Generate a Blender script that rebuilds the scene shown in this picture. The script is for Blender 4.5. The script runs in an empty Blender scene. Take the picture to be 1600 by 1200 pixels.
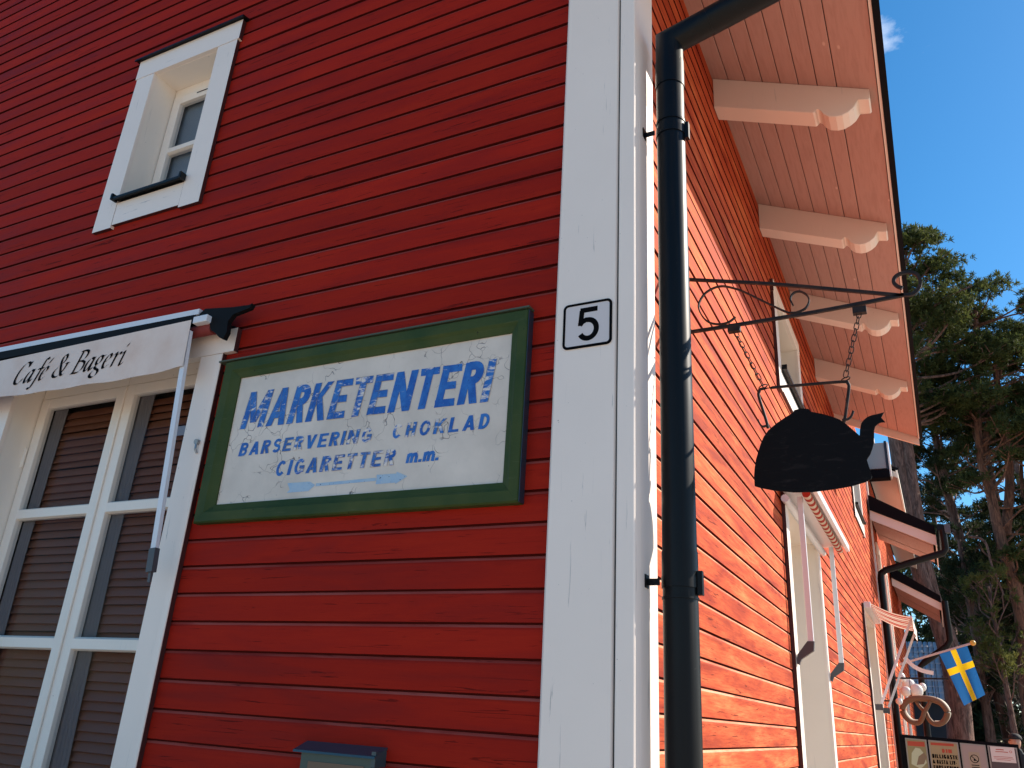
import bpy, bmesh, math, random
import numpy as np
from mathutils import Vector, Matrix, noise
random.seed(7); RNG = np.random.default_rng(7)
S = bpy.context.scene
COL = S.collection
R = math.radians

# ------------------------------------------------------------------ camera
cam_d = bpy.data.cameras.new('camera'); cam = bpy.data.objects.new('camera', cam_d); COL.objects.link(cam)
S.camera = cam
cam_d.sensor_width = 36; cam_d.lens = 1268.17 / 1600 * 36
cam_d.clip_start = 0.05; cam_d.clip_end = 2000
r2 = Vector((0.89362603, 0.44514578, 0.05725165)); u2 = Vector((0.12111113, -0.36200358, 0.92427567)); fw = Vector((-0.43216271, 0.81902298, 0.37740793))
cam.matrix_world = Matrix(((r2.x, u2.x, -fw.x, 0.95986), (r2.y, u2.y, -fw.y, -2.76957), (r2.z, u2.z, -fw.z, 1.6), (0, 0, 0, 1)))

# ------------------------------------------------------------------ sun and sky
SUN = Vector((1.0, 0.84, 0.875)).normalized()
EL = math.asin(SUN.z); AZ = math.atan2(SUN.x, SUN.y)
sd = bpy.data.lights.new('sun', 'SUN'); so = bpy.data.objects.new('sun', sd); COL.objects.link(so)
sd.energy = 4.3; sd.angle = R(0.5); sd.color = (1.0, 0.91, 0.78)
so.rotation_euler = SUN.to_track_quat('Z', 'Y').to_euler(); so.location = SUN * 30
W = bpy.data.worlds.new('World'); S.world = W; W.use_nodes = True
wt = W.node_tree; wt.nodes.clear()
wo = wt.nodes.new('ShaderNodeOutputWorld'); wb = wt.nodes.new('ShaderNodeBackground'); sk = wt.nodes.new('ShaderNodeTexSky')
sk.sky_type = 'NISHITA'; sk.sun_disc = False; sk.sun_elevation = EL; sk.sun_rotation = AZ
sk.air_density = 1.0; sk.dust_density = 0.35; sk.ozone_density = 4.5
wb.inputs[1].default_value = 0.10
# thin wisps of cloud
tc = wt.nodes.new('ShaderNodeTexCoord'); mp = wt.nodes.new('ShaderNodeMapping'); mp.inputs['Scale'].default_value = (3.0, 3.0, 6.0); mp.inputs['Location'].default_value = (0.0, 0.0, 0.0)
nz = wt.nodes.new('ShaderNodeTexNoise'); nz.inputs['Scale'].default_value = 2.6; nz.inputs['Detail'].default_value = 9; nz.inputs['Roughness'].default_value = 0.62
vd = wt.nodes.new('ShaderNodeVectorMath'); vd.operation = 'DISTANCE'
vd.inputs[1].default_value = (0.012, 0.728, 0.684)
mr0 = wt.nodes.new('ShaderNodeMapRange'); mr0.inputs[1].default_value = 0.045; mr0.inputs[2].default_value = 0.0; mr0.inputs[3].default_value = 0; mr0.inputs[4].default_value = 0.26
ad = wt.nodes.new('ShaderNodeMath'); ad.operation = 'ADD'
mr = wt.nodes.new('ShaderNodeMapRange'); mr.inputs[1].default_value = 0.69; mr.inputs[2].default_value = 0.90; mr.inputs[4].default_value = 0.55
mx = wt.nodes.new('ShaderNodeMix'); mx.data_type = 'RGBA'; mx.inputs['B'].default_value = (8.5, 8.8, 9.2, 1)
L = wt.links
L.new(tc.outputs['Generated'], mp.inputs[0]); L.new(mp.outputs[0], nz.inputs[0]); L.new(tc.outputs['Generated'], vd.inputs[0])
L.new(vd.outputs['Value'], mr0.inputs[0]); L.new(nz.outputs[0], ad.inputs[0]); L.new(mr0.outputs[0], ad.inputs[1])
L.new(ad.outputs[0], mr.inputs[0]); L.new(mr.outputs[0], mx.inputs['Factor']); L.new(sk.outputs[0], mx.inputs['A'])
hs = wt.nodes.new('ShaderNodeHueSaturation'); hs.inputs['Saturation'].default_value = 1.28; hs.inputs['Hue'].default_value = 0.492; L.new(sk.outputs[0], hs.inputs['Color']); L.new(hs.outputs[0], mx.inputs['A'])
L.new(mx.outputs['Result'], wb.inputs[0]); L.new(wb.outputs[0], wo.inputs[0])
S.view_settings.view_transform = 'Standard'; S.view_settings.look = 'None'; S.view_settings.gamma = 1
S.view_settings.use_curve_mapping = False; S.view_settings.exposure = 0.88
S.cycles.max_bounces = 8; S.cycles.diffuse_bounces = 4; S.cycles.transparent_max_bounces = 12
S.cycles.use_denoising = True

# ------------------------------------------------------------------ helpers
def tag(o, label=None, cat=None, group=None, kind=None):
    if label: o['label'] = label
    if cat: o['category'] = cat
    if group: o['group'] = group
    if kind: o['kind'] = kind
    return o

def thing(name, label, cat, loc=(0, 0, 0), group=None):
    o = bpy.data.objects.new(name, None); COL.objects.link(o); o.location = loc; o.empty_display_size = 0.1
    return tag(o, label, cat, group)

def link(name, me, mats, parent=None, loc=None, rz=0.0):
    o = bpy.data.objects.new(name, me); COL.objects.link(o)
    if not isinstance(mats, (list, tuple)): mats = [mats]
    if not me.materials:
        for m in mats: me.materials.append(m)
    if loc is not None: o.location = loc
    if rz: o.rotation_euler = (0, 0, rz)
    if parent:
        o.parent = parent
        if parent.parent is None and parent.type == 'EMPTY':
            o.matrix_parent_inverse = Matrix.Translation(-Vector(parent.location))
    return o

def ob(name, bm, mats, parent=None, smooth=False, **k):
    bmesh.ops.recalc_face_normals(bm, faces=bm.faces)
    me = bpy.data.meshes.new(name); bm.to_mesh(me); bm.free()
    if smooth:
        me.polygons.foreach_set('use_smooth', [True] * len(me.polygons))
        try: me.set_sharp_from_angle(angle=R(38))
        except Exception: pass
    return link(name, me, mats, parent, **k)

I3 = lambda x, y, z: (x, y, z)
W2f = lambda u, v, z: (-v, u, z)          # along-wall / depth / height -> long side wall

def box(bm, x0, x1, y0, y1, z0, z1, f=I3, bev=0.0):
    vs = [bm.verts.new(f(x, y, z)) for x in (x0, x1) for y in (y0, y1) for z in (z0, z1)]
    fs = []
    for q in ((0, 1, 3, 2), (4, 6, 7, 5), (0, 4, 5, 1), (2, 3, 7, 6), (0, 2, 6, 4), (1, 5, 7, 3)):
        fs.append(bm.faces.new([vs[i] for i in q]))   # -x, +x, -y(front), +y, -z, +z
    if bev:
        es = list({e for q in fs for e in q.edges})
        bmesh.ops.bevel(bm, geom=es, offset=bev, segments=2, affect='EDGES', profile=0.5)
    return fs

def prism(bm, poly, a, b, f):
    """poly: list of 2D points; f(p, q, t) -> 3D; t runs a..b"""
    A = [bm.verts.new(f(p, q, a)) for p, q in poly]; B = [bm.verts.new(f(p, q, b)) for p, q in poly]
    n = len(poly)
    bm.faces.new(A); bm.faces.new(B[::-1])
    for i in range(n): bm.faces.new((A[i], B[i], B[(i + 1) % n], A[(i + 1) % n]))

def tube(bm, pts, rad, n=10, cap=True, squash=None, closed=False):
    pts = [Vector(p) for p in pts]; m = len(pts)
    if not hasattr(rad, '__len__'): rad = [rad] * m
    rings = []; ref = None
    for i, p in enumerate(pts):
        if closed: d = pts[(i + 1) % m] - pts[i - 1]
        else: d = pts[min(i + 1, m - 1)] - pts[max(i - 1, 0)]
        d.normalize()
        if ref is None: ref = Vector((0, 0, 1)) if abs(d.z) < .9 else Vector((1, 0, 0))
        a = d.cross(ref); a.normalize(); b = d.cross(a); ref = -b if False else ref
        if a.length < .1: a = d.orthogonal().normalized(); b = d.cross(a)
        rings.append([bm.verts.new(p + rad[i] * (math.cos(t) * a + math.sin(t) * b)) for t in [2 * math.pi * k / n for k in range(n)]])
    for i in range(m if closed else m - 1):
        A, B = rings[i], rings[(i + 1) % m]
        for k in range(n): bm.faces.new((A[k], A[(k + 1) % n], B[(k + 1) % n], B[k]))
    if cap and not closed: bm.faces.new(rings[0]); bm.faces.new(rings[-1][::-1])

def flatbar(bm, pts, w, t, nrm):
    """bar of rectangular section: w across (in plane, normal to path), t along nrm"""
    pts = [Vector(p) for p in pts]; nrm = Vector(nrm).normalized(); rings = []
    for i, p in enumerate(pts):
        d = (pts[min(i + 1, len(pts) - 1)] - pts[max(i - 1, 0)]).normalized(); a = nrm.cross(d).normalized()
        rings.append([bm.verts.new(p + a * sa * w / 2 + nrm * sb * t / 2) for sa, sb in ((-1, -1), (1, -1), (1, 1), (-1, 1))])
    for A, B in zip(rings, rings[1:]):
        for k in range(4): bm.faces.new((A[k], A[(k + 1) % 4], B[(k + 1) % 4], B[k]))
    bm.faces.new(rings[0]); bm.faces.new(rings[-1][::-1])

def smooth_path(pts, k=6):
    P = [Vector(p) for p in pts]; out = []
    for i in range(len(P) - 1):
        a, b, c, d = P[max(i - 1, 0)], P[i], P[i + 1], P[min(i + 2, len(P) - 1)]
        for j in range(k):
            t = j / k
            out.append(0.5 * ((2 * b) + (c - a) * t + (2 * a - 5 * b + 4 * c - d) * t * t + (3 * b - 3 * c + d - a) * t ** 3))
    out.append(P[-1]); return out

def sphere(bm, c, r, sx=1, sy=1, sz=1, n=12, m=8):
    g = bmesh.ops.create_uvsphere(bm, u_segments=n, v_segments=m, radius=r)
    for v in g['verts']: v.co = Vector((v.co.x * sx, v.co.y * sy, v.co.z * sz)) + Vector(c)
NB = bmesh.new

# ------------------------------------------------------------------ materials
def mat(name, col=(0.5, 0.5, 0.5), rough=0.6, metal=0.0, spec=0.5):
    m = bpy.data.materials.new(name); m.use_nodes = True; b = m.node_tree.nodes['Principled BSDF']
    b.inputs['Base Color'].default_value = (*col, 1); b.inputs['Roughness'].default_value = rough
    b.inputs['Metallic'].default_value = metal; b.inputs['Specular IOR Level'].default_value = spec
    return m

class NT:
    def __init__(s, m): s.t = m.node_tree; s.b = s.t.nodes['Principled BSDF']
    def n(s, k, **kw):
        o = s.t.nodes.new('ShaderNode' + k)
        for a, v in kw.items(): setattr(o, a, v)
        return o
    def l(s, a, b): s.t.links.new(a, b)
    def coords(s, scale=(1, 1, 1), rnd=True):
        tc = s.n('TexCoord'); mp = s.n('Mapping'); mp.inputs['Scale'].default_value = scale
        if rnd:
            oi = s.n('ObjectInfo'); ml = s.n('Math', operation='MULTIPLY'); ml.inputs[1].default_value = 57.3; s.l(oi.outputs['Random'], ml.inputs[0])
            ad = s.n('VectorMath', operation='ADD'); s.l(tc.outputs['Object'], ad.inputs[0]); s.l(ml.outputs[0], ad.inputs[1]); s.l(ad.outputs[0], mp.inputs[0])
        else: s.l(tc.outputs['Object'], mp.inputs[0])
        return mp.outputs[0]
    def noise(s, co, scale, detail=4, rough=0.55, dist=0.0):
        o = s.n('TexNoise'); o.inputs['Scale'].default_value = scale; o.inputs['Detail'].default_value = detail
        o.inputs['Roughness'].default_value = rough; o.inputs['Distortion'].default_value = dist; s.l(co, o.inputs['Vector']); return o.outputs[0]
    def ramp(s, fac, stops):
        o = s.n('ValToRGB'); e = o.color_ramp.elements
        while len(e) < len(stops): e.new(0.5)
        for i, (p, c) in enumerate(stops): e[i].position = p; e[i].color = (*c, 1) if len(c) == 3 else c
        s.l(fac, o.inputs[0]); return o.outputs[0]
    def rng(s, v, a, b, c=0.0, d=1.0):
        o = s.n('MapRange'); s.l(v, o.inputs[0])
        for i, q in zip((1, 2, 3, 4), (a, b, c, d)): o.inputs[i].default_value = q
        return o.outputs[0]
    def mix(s, f, a, b, blend='MIX'):
        o = s.n('Mix', data_type='RGBA', blend_type=blend)
        for key, v in (('Factor', f), ('A', a), ('B', b)):
            if isinstance(v, (int, float)): o.inputs[key].default_value = v
            elif isinstance(v, tuple): o.inputs[key].default_value = (*v, 1)
            else: s.l(v, o.inputs[key])
        return o.outputs['Result']
    def bump(s, h, st=0.5, dist=0.002, prev=None):
        o = s.n('Bump'); o.inputs['Strength'].default_value = st; o.inputs['Distance'].default_value = dist; s.l(h, o.inputs['Height'])
        if prev: s.l(prev, o.inputs['Normal'])
        return o.outputs[0]

def wood_red(name, base, light, dark, rough=0.62, grain=1.0):
    m = mat(name, base, rough, 0.0, 0.12); q = NT(m)
    co = q.coords((1.3, 9, 30)); co2 = q.coords((0.9, 3, 7)); co3 = q.coords((3.2, 20, 78))
    a = q.noise(co2, 1.3, 5, 0.6, 0.6)
    c = q.ramp(a, [(0.30, dark), (0.5, base), (0.72, light)])
    fine = q.noise(co3, 1.6, 5, 0.7)
    c = q.mix(q.rng(fine, 0.46, 0.66, 0.0, 0.62 * grain), c, dark)
    # short dark checks along the grain
    ck = q.noise(co, 2.2, 6, 0.62, 1.2)
    cr = q.rng(ck, 0.62, 0.66, 0, 0.8); c = q.mix(cr, c, tuple(0.35 * x for x in dark))
    # knots
    v = q.n('TexVoronoi'); v.inputs['Scale'].default_value = 1.0; q.l(q.coords((1.6, 8, 9)), v.inputs['Vector'])
    kn = q.rng(v.outputs['Distance'], 0.06, 0.13, 0.55, 0.0); c = q.mix(kn, c, dark)
    oi = q.n('ObjectInfo'); hv = q.n('HueSaturation'); q.l(c, hv.inputs['Color']); q.l(q.rng(oi.outputs['Random'], 0, 1, 0.88, 1.12), hv.inputs['Value'])
    q.l(hv.outputs[0], q.b.inputs['Base Color'])
    b1 = q.bump(ck, 0.35, 0.0016); b2 = q.bump(fine, 0.5, 0.0012, b1)
    q.l(b2, q.b.inputs['Normal']); q.l(q.rng(a, 0.3, 0.7, rough - .08, rough + .12), q.b.inputs['Roughness'])
    return m

M = {}
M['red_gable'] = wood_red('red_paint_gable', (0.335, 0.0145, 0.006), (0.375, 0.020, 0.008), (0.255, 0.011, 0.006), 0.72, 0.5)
M['red_side'] = wood_red('red_paint_bleached_sunlit', (0.54, 0.090, 0.030), (0.76, 0.215, 0.080), (0.27, 0.027, 0.011), 0.75, 1.0)  # bleached side paint, with sunlit brightness also put into the colour
M['red_edge'] = mat('red_paint_trim_edge', (0.055, 0.010, 0.009), 0.6)
M['worn_lit_gable'] = wood_red('worn_highlight_edge_gable', (0.36, 0.060, 0.045), (0.42, 0.10, 0.08), (0.22, 0.015, 0.010), 0.7, 0.6)  # worn paint, lightened further for the sky highlight on upturned bevels
M['worn_lit_side'] = wood_red('worn_highlight_edge_side', (0.74, 0.30, 0.17), (0.80, 0.42, 0.28), (0.45, 0.07, 0.03), 0.7, 0.6)  # wear plus a painted cream highlight along the board tops
M['groove'] = mat('shade_dark_groove', (0.085, 0.008, 0.006), 0.9, 0, 0.05)  # gap shade painted as a dark colour on lips and tongues
M['dark_gap'] = mat('tar_paper', (0.012, 0.008, 0.008), 0.9)

def white_paint(name, base=(0.90, 0.79, 0.70), vert=True, dirt=(0.42, 0.39, 0.37), crack=1.0, rough=0.45):
    m = mat(name, base, rough); q = NT(m)
    sc = (34, 34, 1.6) if vert else (1.6, 34, 34)
    co = q.coords(sc); g = q.noise(co, 1.4, 6, 0.6, 0.8)
    c = q.mix(q.rng(g, 0.66, 0.70, 0, 0.85 * crack), base, dirt); g2 = q.noise(q.coords(tuple(x * 2.4 if x > 10 else x * .8 for x in sc)), 1.2, 7, 0.65, 0.4); c = q.mix(q.rng(g2, 0.70, 0.73, 0, 0.6 * crack), c, tuple(.5 * x for x in dirt))
    co2 = q.coords((1, 1, 1)); b_ = q.noise(co2, 2.2, 5, 0.55)
    c = q.mix(q.rng(b_, 0.35, 0.75, 0, 0.22), c, tuple(x * 0.80 for x in base))
    sp = q.noise(co2, 60, 2, 0.5); c = q.mix(q.rng(sp, 0.76, 0.79, 0, 0.6), c, (0.16, 0.14, 0.14))
    q.l(c, q.b.inputs['Base Color'])
    q.l(q.bump(q.noise(co2, 90, 3, 0.5), 0.18, 0.001, q.bump(g, 0.3, 0.0012)), q.b.inputs['Normal'])
    return m
M['white_v'] = white_paint('white_paint_vertical')
M['white_h'] = white_paint('white_paint_horizontal', vert=False)
M['white_clean'] = white_paint('white_paint_clean', (0.90, 0.81, 0.71), crack=0.25)
M['soffit'] = white_paint('soffit_paint', (0.80, 0.67, 0.58), crack=0.5, rough=0.6)
def _sof():
    m = mat('soffit_boards_bounce_tint', (0.64, 0.43, 0.36), 0.7, 0, 0.1); q = NT(m)  # red light bounced off the wall is tinted into the white paint
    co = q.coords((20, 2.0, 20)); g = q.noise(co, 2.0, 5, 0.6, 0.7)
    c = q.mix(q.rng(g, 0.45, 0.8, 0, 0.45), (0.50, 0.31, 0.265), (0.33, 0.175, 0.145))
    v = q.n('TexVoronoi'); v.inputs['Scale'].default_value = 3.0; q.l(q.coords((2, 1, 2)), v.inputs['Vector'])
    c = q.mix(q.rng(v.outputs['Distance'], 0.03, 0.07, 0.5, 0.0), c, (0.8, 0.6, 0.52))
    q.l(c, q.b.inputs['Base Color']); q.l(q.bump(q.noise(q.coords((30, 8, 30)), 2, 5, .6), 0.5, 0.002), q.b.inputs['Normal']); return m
M['soffit_board'] = _sof()
def _blackmetal():
    m = mat('black_lacquered_steel', (0.003, 0.0032, 0.004), 0.40, 0.0, 0.22); q = NT(m)
    st = q.noise(q.coords((28, 28, 1.1), False), 1.3, 6, 0.65, .5); du = q.noise(q.coords((1, 1, 1), False), 70, 4, 0.6)
    c = q.mix(q.rng(st, 0.55, 0.75, 0, .5), (0.003, 0.0032, 0.004), (0.012, 0.011, 0.011)); c = q.mix(q.rng(du, 0.68, 0.76, 0, .5), c, (0.05, 0.047, 0.043))
    q.l(c, q.b.inputs['Base Color']); q.l(q.rng(st, .35, .7, .34, .52), q.b.inputs['Roughness']); q.l(q.bump(q.noise(q.coords((3, 3, 1.2), False), 2.2, 3, .5), 0.12, 0.01), q.b.inputs['Normal']); return m
M['black_metal'] = _blackmetal()
def _iron():
    m = mat('forged_iron', (0.012, 0.009, 0.009), 0.6, 0.0, 0.25); q = NT(m)
    n_ = q.noise(q.coords((1, 1, 1)), 14, 5, 0.65); c = q.ramp(n_, [(0.4, (0.010, 0.009, 0.010)), (0.6, (0.030, 0.018, 0.014)), (0.75, (0.09, 0.045, 0.03))])
    q.l(c, q.b.inputs['Base Color']); q.l(q.bump(n_, 0.4, 0.001), q.b.inputs['Normal']); return m
M['iron'] = _iron()
def _kettle():
    m = mat('black_sheet_iron', (0.005, 0.005, 0.006), 0.7, 0, 0.12); q = NT(m)
    n_ = q.noise(q.coords((5, 5, 16)), 2.2, 6, 0.68, .8); c = q.mix(q.rng(n_, 0.56, 0.72, 0, 0.8), (0.004, 0.004, 0.005), (0.024, 0.020, 0.020))
    q.l(c, q.b.inputs['Base Color']); q.l(q.bump(n_, 0.2, 0.001), q.b.inputs['Normal']); return m
M['kettle'] = _kettle()
M['alu'] = mat('white_powder_coated_aluminium', (0.72, 0.73, 0.76), 0.35, 0.0, 0.5)
M['alu_dark'] = mat('grey_plastic', (0.06, 0.065, 0.075), 0.5)
M['black_plastic'] = mat('black_torn_plastic', (0.005, 0.005, 0.006), 0.7, 0, .15)
M['galv'] = mat('galvanised_steel', (0.35, 0.35, 0.36), 0.4, 0.9)
M['ink'] = mat('black_ink', (0.004, 0.004, 0.005), 0.9, 0, 0.05)
M['plate'] = mat('enamel_plate', (0.66, 0.60, 0.58), 0.35)
def _glass(name, tint=(0.90, 0.91, 0.92), ior=1.10):
    m = bpy.data.materials.new(name); m.use_nodes = True; t = m.node_tree; t.nodes.clear()
    o = t.nodes.new('ShaderNodeOutputMaterial'); mx = t.nodes.new('ShaderNodeMixShader'); tr = t.nodes.new('ShaderNodeBsdfTransparent'); gl = t.nodes.new('ShaderNodeBsdfGlossy')
    fr = t.nodes.new('ShaderNodeFresnel'); fr.inputs[0].default_value = ior; tr.inputs[0].default_value = (*tint, 1); gl.inputs['Roughness'].default_value = 0.01
    nn = t.nodes.new('ShaderNodeTexNoise'); nn.inputs['Scale'].default_value = 3.0; bp = t.nodes.new('ShaderNodeBump'); bp.inputs['Strength'].default_value = 0.02; bp.inputs['Distance'].default_value = 0.01
    t.links.new(nn.outputs[0], bp.inputs['Height']); t.links.new(bp.outputs[0], gl.inputs['Normal'])
    ge = t.nodes.new('ShaderNodeNewGeometry'); sb = t.nodes.new('ShaderNodeMath'); sb.operation = 'SUBTRACT'; sb.inputs[0].default_value = 1.0; t.links.new(ge.outputs['Backfacing'], sb.inputs[1])
    mu = t.nodes.new('ShaderNodeMath'); mu.operation = 'MULTIPLY'; t.links.new(fr.outputs[0], mu.inputs[0]); t.links.new(sb.outputs[0], mu.inputs[1]); t.links.new(mu.outputs[0], mx.inputs[0]); t.links.new(tr.outputs[0], mx.inputs[1]); t.links.new(gl.outputs[0], mx.inputs[2]); t.links.new(mx.outputs[0], o.inputs[0]); return m
M['glass'] = _glass('window_glass')
M['blind'] = mat('brown_wood_slat', (0.20, 0.066, 0.030), 0.5)
M['curtain'] = mat('grey_lace_curtain', (0.20, 0.18, 0.18), 0.9)
M['room'] = mat('dark_room', (0.05, 0.035, 0.03), 0.9)
def _cloth():
    m = mat('pinkish_awning_cloth', (0.66, 0.58, 0.57), 0.85); q = NT(m)
    n_ = q.noise(q.coords((1, 1, 1)), 5, 6, 0.6); c = q.mix(q.rng(n_, 0.4, 0.75, 0, 0.6), (0.80, 0.66, 0.58), (0.66, 0.46, 0.36))
    n2 = q.noise(q.coords((1, 1, 1)), 400, 2, 0.5)
    q.l(c, q.b.inputs['Base Color']); q.l(q.bump(n_, 0.6, 0.01, q.bump(n2, .2, .0005)), q.b.inputs['Normal']); return m
M['cloth'] = _cloth()
def _stripes(name, axis, freq, thin=0.5):
    m = mat(name, (0.8, 0.7, 0.6), 0.85); q = NT(m); sx = q.n('SeparateXYZ'); q.l(q.coords((1, 1, 1), False), sx.inputs[0])
    ml = q.n('Math', operation='MULTIPLY'); ml.inputs[1].default_value = freq; q.l(sx.outputs[axis], ml.inputs[0])
    fr = q.n('Math', operation='FRACT'); q.l(ml.outputs[0], fr.inputs[0]); gt = q.n('Math', operation='GREATER_THAN'); gt.inputs[1].default_value = thin; q.l(fr.outputs[0], gt.inputs[0])
    q.l(q.mix(gt.outputs[0], (0.50, 0.045, 0.025), (0.78, 0.66, 0.52)), q.b.inputs['Base Color'])
    t = q.n('BsdfTranslucent'); a = q.n('MixShader'); a.inputs[0].default_value = 0.35; q.l(q.b.inputs['Base Color'].links[0].from_socket, t.inputs[0])
    q.l(q.b.outputs[0], a.inputs[1]); q.l(t.outputs[0], a.inputs[2]); q.l(a.outputs[0], q.t.nodes['Material Output'].inputs[0]); return m
M['stripe_y'] = _stripes('red_white_stripes', 1, 4.2)
M['stripe_roll'] = _stripes('red_cream_stripes_rolled', 1, 7.0)
def _green():
    m = mat('weathered_green_paint', (0.035, 0.085, 0.03), 0.6, 0, .2); q = NT(m); co = q.coords((1, 1, 1), False)
    n_ = q.noise(co, 3.5, 5, 0.6); c = q.mix(q.rng(n_, 0.35, 0.7), (0.028, 0.056, 0.015), (0.060, 0.080, 0.020))
    st = q.noise(q.coords((2, 8, 22), False), 4, 6, 0.7); c = q.mix(q.rng(st, 0.60, 0.78, 0, 0.6), c, (0.11, 0.13, 0.07))
    ch = q.noise(q.coords((1, 1, 2.5), False), 16, 5, 0.7, 1.0); c = q.mix(q.rng(ch, 0.735, 0.75), c, (0.55, 0.55, 0.48))
    sp = q.noise(co, 46, 3, 0.6); c = q.mix(q.rng(sp, 0.70, 0.73), c, (0.015, 0.02, 0.012))
    q.l(c, q.b.inputs['Base Color']); q.l(q.bump(st, 0.4, 0.0015), q.b.inputs['Normal']); return m
M['green'] = _green()
def _signwhite():
    m = mat('chipped_white_signboard', (0.72, 0.64, 0.57), 0.5); q = NT(m); co = q.coords((1, 1, 1), False)
    n_ = q.noise(co, 3, 5, 0.6); c = q.mix(q.rng(n_, 0.35, 0.7), (0.78, 0.68, 0.58), (0.60, 0.52, 0.44))
    v = q.n('TexVoronoi', feature='DISTANCE_TO_EDGE'); v.inputs['Scale'].default_value = 9
    w = q.n('VectorMath', operation='ADD'); nn = q.n('TexNoise'); nn.inputs['Scale'].default_value = 9; q.l(co, nn.inputs['Vector']); sc = q.n('VectorMath', operation='SCALE'); sc.inputs['Scale'].default_value = 0.22; q.l(nn.outputs['Color'], sc.inputs[0]); q.l(co, w.inputs[0]); q.l(sc.outputs[0], w.inputs[1]); q.l(w.outputs[0], v.inputs['Vector'])
    msk = q.noise(co, 4.5, 3, 0.5)
    cr = q.n('Math', operation='MULTIPLY'); q.l(q.rng(v.outputs[0], 0.006, 0.014, 1, 0), cr.inputs[0]); q.l(q.rng(msk, 0.50, 0.58), cr.inputs[1])
    c = q.mix(cr.outputs[0], c, (0.19, 0.16, 0.15))
    f = q.noise(q.coords((60, 1, 5), False), 2.2, 6, 0.7, 1.5); c = q.mix(q.rng(f, 0.715, 0.735), c, (0.25, 0.22, 0.20))
    f2 = q.noise(co, 60, 3, 0.5); c = q.mix(q.rng(f2, 0.74, 0.76), c, (0.10, 0.09, 0.09))
    q.l(c, q.b.inputs['Base Color']); q.l(q.bump(cr.outputs[0], 0.6, -0.0015), q.b.inputs['Normal']); return m
M['signwhite'] = _signwhite()
def _signblue(name, blue, blue2):
    m = mat(name, blue, 0.45); q = NT(m); co = q.coords((1, 1, 1), False)
    at = q.n('Attribute'); at.attribute_name = 'wear'
    a = q.noise(q.coords((9, 9, 22), False), 1.6, 6, 0.68, 0.8)
    ad = q.n('Math', operation='ADD'); q.l(a, ad.inputs[0]); q.l(at.outputs['Fac'], ad.inputs[1])
    wear = q.rng(ad.outputs[0], 0.885, 0.97)
    tone = q.noise(co, 14, 5, 0.65); c = q.mix(q.rng(tone, 0.4, 0.62), blue, blue2)
    sp = q.noise(co, 120, 2, .5); c = q.mix(q.rng(sp, 0.68, 0.72), c, (0.01, 0.03, 0.12))
    c = q.mix(wear, c, (0.76, 0.68, 0.61)); q.l(c, q.b.inputs['Base Color']); return m
M['blue'] = _signblue('worn_blue_lettering', (0.012, 0.095, 0.40), (0.03, 0.17, 0.52))
M['lightblue'] = _signblue('worn_pale_blue_arrow', (0.33, 0.48, 0.64), (0.42, 0.54, 0.64))
M['outline'] = mat('pencil_outline', (0.25, 0.24, 0.25), 0.6)
M['mail'] = mat('blue_grey_mailbox_lacquer', (0.028, 0.060, 0.075), 0.35)
M['mail_green'] = mat('green_grey_mailbox_body', (0.035, 0.065, 0.055), 0.4)
M['mail_paper'] = mat('brown_card_window', (0.16, 0.105, 0.065), 0.6)
M['ground'] = None
def _ground():
    m = mat('pale_gravel', (0.45, 0.38, 0.32), 0.9); q = NT(m); co = q.coords((1, 1, 1), False)
    n_ = q.noise(co, 0.35, 5, 0.6); c = q.mix(q.rng(n_, 0.35, 0.7), (0.62, 0.49, 0.37), (0.50, 0.39, 0.29))
    f = q.noise(co, 45, 4, 0.7); c = q.mix(q.rng(f, 0.4, 0.7, 0, 0.4), c, (0.26, 0.23, 0.20)); q.l(c, q.b.inputs['Base Color']); q.l(q.bump(f, .6, .01), q.b.inputs['Normal']); return m
M['ground'] = _ground()
def _bark(name, lo, hi, sc=1.0):
    m = mat(name, lo, 0.85); q = NT(m); co = q.coords((7 * sc, 7 * sc, 1.6 * sc)); a = q.noise(co, 1.4, 7, 0.68, 1.1)
    q.l(q.ramp(a, [(0.36, tuple(x * 0.35 for x in lo)), (0.5, lo), (0.68, hi)]), q.b.inputs['Base Color']); q.l(q.bump(a, 0.9, 0.05), q.b.inputs['Normal']); return m
M['bark'] = _bark('grey_brown_bark', (0.16, 0.080, 0.058), (0.30, 0.17, 0.13))
M['bark_red'] = _bark('red_brown_pine_bark', (0.17, 0.070, 0.040), (0.34, 0.15, 0.08))
def _leaf(name, a, b, tr=0.45):
    m = mat(name, a, 0.7, 0, 0.25); q = NT(m); n_ = q.noise(q.coords((1, 1, 1)), 0.9, 4, 0.6)
    c = q.mix(q.rng(n_, 0.35, 0.65), a, b); q.l(c, q.b.inputs['Base Color'])
    t = q.n('BsdfTranslucent'); x = q.n('MixShader'); x.inputs[0].default_value = tr; q.l(c, t.inputs[0])
    q.l(q.b.outputs[0], x.inputs[1]); q.l(t.outputs[0], x.inputs[2]); q.l(x.outputs[0], q.t.nodes['Material Output'].inputs[0]); return m
M['needle'] = _leaf('pine_needles', (0.042, 0.060, 0.020), (0.095, 0.108, 0.028))
M['needle_dark'] = _leaf('dark_spruce_needles', (0.028, 0.042, 0.019), (0.056, 0.066, 0.023), 0.3)
M['needle_yel'] = _leaf('yellow_green_leaves', (0.10, 0.12, 0.03), (0.17, 0.16, 0.045))
M['twig'] = mat('bare_brown_twigs', (0.12, 0.085, 0.06), 0.85)
def _tile():
    m = mat('glazed_sheen_roof_tile', (0.50, 0.50, 0.56), 0.35, 0, 0.6); return m  # pale base colour carries the sun's sheen on the tiles
M['tile'] = _tile()
M['darkwall'] = mat('dark_blue_boarding', (0.012, 0.018, 0.030), 0.6)
M['roofing'] = mat('black_roofing_sheet', (0.006, 0.006, 0.008), 0.8, 0, 0.08)
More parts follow.
